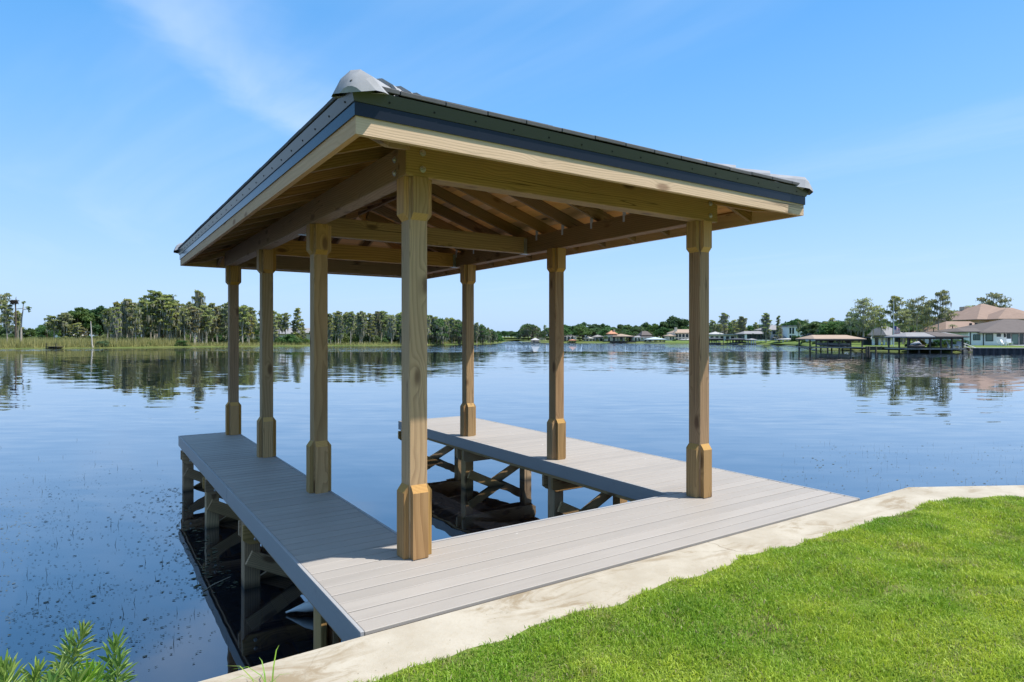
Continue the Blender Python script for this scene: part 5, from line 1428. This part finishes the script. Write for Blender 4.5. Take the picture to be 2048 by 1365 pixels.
    for k, u, d, v, w in (('oak0', 1845, 140, 648, 1), ('mossoak1', 1862, 142, 644, 1), ('oak2', 1885, 146, 638, 1), ('oak1', 1905, 148, 637, 1), ('dark0', 1922, 155, 624, 1), ('dark1', 1940, 160, 621, 1), ('dark0', 1958, 165, 618, 1), ('oak1', 1815, 145, 652, 1), ('dark1', 1975, 172, 614, 1), ('oak0', 1896, 138, 648, .9), ('dark0', 1800, 160, 645, 1)):
        plant(k, 'broadleaf_tree', u, d, v, 'dark round tree in the wood behind the tan roofed house', 'tree', 'trees behind the tan roofed house', zg=.1, wide=w)
    for u, d, v in ((1826, 112, 647), (1840, 111, 655), (1868, 113, 650), (1808, 113, 656), (1905, 117, 645)): plant('palm0', 'palm_tree', u, d, v, 'short green palm in the garden behind the brown boathouse', 'palm', 'palms behind the boathouse', zg=.0, wide=1.3)
    plant('palm0', 'palm_tree', 1612, 186, 634, 'tall thin lone palm on the lawn beside the hedge', 'palm', zg=-.3, wide=.75)
    plant('palm0', 'palm_tree', 1619, 190, 644, 'shorter palm leaning beside the tall thin palm', 'palm', zg=-.3, wide=.9)
    plant('moss0', 'cypress_tree', 1532, 190, 626, 'thick mossy cypress at the water left of the modern house', 'tree', wide=1.0)
    plant('cone1', 'cypress_tree', 1556, 184, 632, 'pointed narrow cypress before the grey two storey house', 'tree', wide=.75)
    plant('moss2', 'cypress_tree', 1559, 186, 655, 'low bushy cypress at the foot of the pointed cypress', 'tree', wide=1.3)
    plant('cyp1', 'cypress_tree', 1598, 188, 643, 'thin cypress before the modern white house', 'tree', wide=.6)
    for k, u, d, v, w in (('cyp1', 1425, 225, 640, 1.1), ('mossoak0', 1434, 228, 646, 1), ('moss1', 1447, 222, 626, 1.2), ('mossoak1', 1462, 225, 642, .9), ('cypy0', 1470, 215, 640, 1.4), ('moss2', 1486, 215, 633, 1.2), ('oak0', 1500, 225, 650, 1), ('cyp3', 1513, 220, 645, 1), ('moss0', 1478, 222, 640, 1.1), ('mossoak0', 1522, 230, 648, 1), ('oak1', 1412, 240, 645, 1), ('cyp2', 1440, 212, 648, 1)):
        plant(k, 'mossy_tree', u, d, v, 'tall mossy tree in the row behind the dark boathouses', 'tree', 'mossy trees behind the dark boathouses', zg=.1, wide=w)
    for u in (1506, 1514, 1522, 1530, 1540): plant('palm0', 'palm_tree', u, 190, 664 + (u % 5), 'small palm before the glazed pavilion', 'palm', 'small palms before the glazed pavilion', zg=-.3, wide=1.0)
    for k, u, d, v, w in (('dark0', 1583, 245, 638, 1), ('dark1', 1597, 248, 637, 1.1), ('dark0', 1570, 250, 645, 1), ('oak0', 1545, 255, 648, 1), ('dark1', 1628, 240, 650, 1), ('dark0', 1645, 235, 650, 1), ('oak2', 1615, 250, 648, 1), ('oak1', 1655, 225, 652, 1)):
        plant(k, 'broadleaf_tree', u, d, v, 'dark dome shaped tree behind the modern white house', 'tree', 'trees behind the modern house', zg=.2, wide=w)
    plant('dark1', 'oak_tree', 1347, 268, 631, 'largest round dark oak behind the mansion', 'tree', zg=.2, wide=1.1)
    plant('dark0', 'oak_tree', 1366, 266, 636, 'dark oak on the right shoulder of the largest oak', 'tree', zg=.2, wide=1.0)
    plant('dark0', 'oak_tree', 1329, 266, 641, 'dark oak on the left shoulder of the largest oak', 'tree', zg=.2, wide=1.0)
    plant('oak2', 'oak_tree', 1160, 262, 648, 'round green oak hanging over the white house with dark roof', 'tree', zg=-.2, wide=1.15)
    for k, u, d, v, w in (('dark1', 1166, 285, 644, 1), ('dark0', 1190, 280, 646, 1.1), ('dark1', 1204, 282, 647, 1), ('oak0', 1206, 252, 664, 1.0), ('oak1', 1226, 270, 653, 1), ('dark0', 1243, 275, 647, 1), ('oak0', 1256, 268, 648, 1), ('oak2', 1268, 262, 653, 1), ('mossoak0', 1282, 262, 652, 1), ('dark1', 1292, 272, 644, 1), ('oak1', 1308, 268, 646, 1), ('oak2', 1316, 255, 660, 1), ('oak0', 1325, 250, 655, 1), ('mossoak1', 1270, 248, 664, .9), ('oak1', 1385, 270, 648, 1), ('dark0', 1398, 272, 650, 1), ('oak0', 1404, 255, 655, 1), ('oak1', 1212, 236, 672, 1), ('oak2', 1340, 238, 668, .9), ('mossoak1', 1150, 268, 655, 1), ('oak0', 1133, 285, 660, 1)):
        plant(k, 'broadleaf_tree', u, d, v, 'green tree among the lakeside houses between the right hand posts', 'tree', 'trees among the far lakeside houses', zg=.1, wide=w)
    for k, u, d, v, w in (('mossoak0', 1046, 258, 651, 1), ('oak1', 1057, 262, 646, 1), ('mossoak1', 1064, 256, 647, 1), ('mossoak0', 1074, 262, 652, 1), ('cyp2', 1068, 260, 650, 1.2), ('mossoak1', 1096, 252, 654, 1), ('cone0', 1090, 262, 650, 1), ('oak0', 1104, 256, 656, 1), ('oak2', 1084, 256, 662, 1), ('oak1', 1118, 258, 655, 1), ('mossoak0', 1036, 270, 665, .9)):
        plant(k, 'mossy_tree', u, d, v, 'mossy oak in the clump left of the middle right post', 'tree', 'mossy clump by the middle right post', zg=-.2, wide=w)
    for i in range(14): plant(('dark0', 'dark1', 'oak0')[i % 3], 'distant_tree', 990 + i * 6.5, 360 + random.uniform(0, 30), 661 + random.uniform(0, 4), 'low tree in the distant line beyond the cove', 'tree', 'distant trees beyond the cove', zg=.2, wide=1.6)
    for i in range(46):
        u = 1125 + 530 * i / 45; plant(random.choice(['bush0', 'bush1', 'bush2', 'bush0']), 'shore_bush', u, shore_d(u) + random.uniform(6, 16), random.uniform(677, 683), 'low bush along the far right bank before the houses', 'bush', 'bushes along the far right bank', zg=-.3, wide=1.2)
    for i in range(44):
        u = 1636 + 330 * i / 43 + random.uniform(-4, 4)
        plant(random.choice(['oak0', 'oak1', 'oak2', 'mossoak0', 'mossoak1', 'dark0']), 'wood_tree', u, random.uniform(138, 176), (637 if u < 1840 else 628) + random.uniform(0, 18), 'leafy tree in the unbroken wood behind the two nearer boathouses', 'tree', 'wood behind the nearer boathouses', zg=.2, wide=1.5)
    for i in range(60):
        u = 1122 + 520 * i / 59 + random.uniform(-4, 4)
        plant(random.choice(['oak0', 'oak1', 'oak2', 'mossoak0', 'mossoak1', 'dark1']), 'wood_tree', u, random.uniform(246, 285), 650 + random.uniform(0, 13), 'leafy tree in the belt around the far lakeside houses', 'tree', 'belt around the far lakeside houses', zg=.2, wide=1.5)
    for i in range(84):
        u = 1120 + (980 if i < 68 else 1500) * i / 83; plant(random.choice(['dark0', 'oak0', 'oak2', 'dark1']), 'background_tree', u, (300 if u < 1640 else 215) + random.uniform(0, 25), (647 if u < 1640 else 639) + random.uniform(0, 12), 'plain tree in the back row of the right shore', 'tree', 'back row of trees on the right shore', zg=.5, wide=1.2)


right_shore()
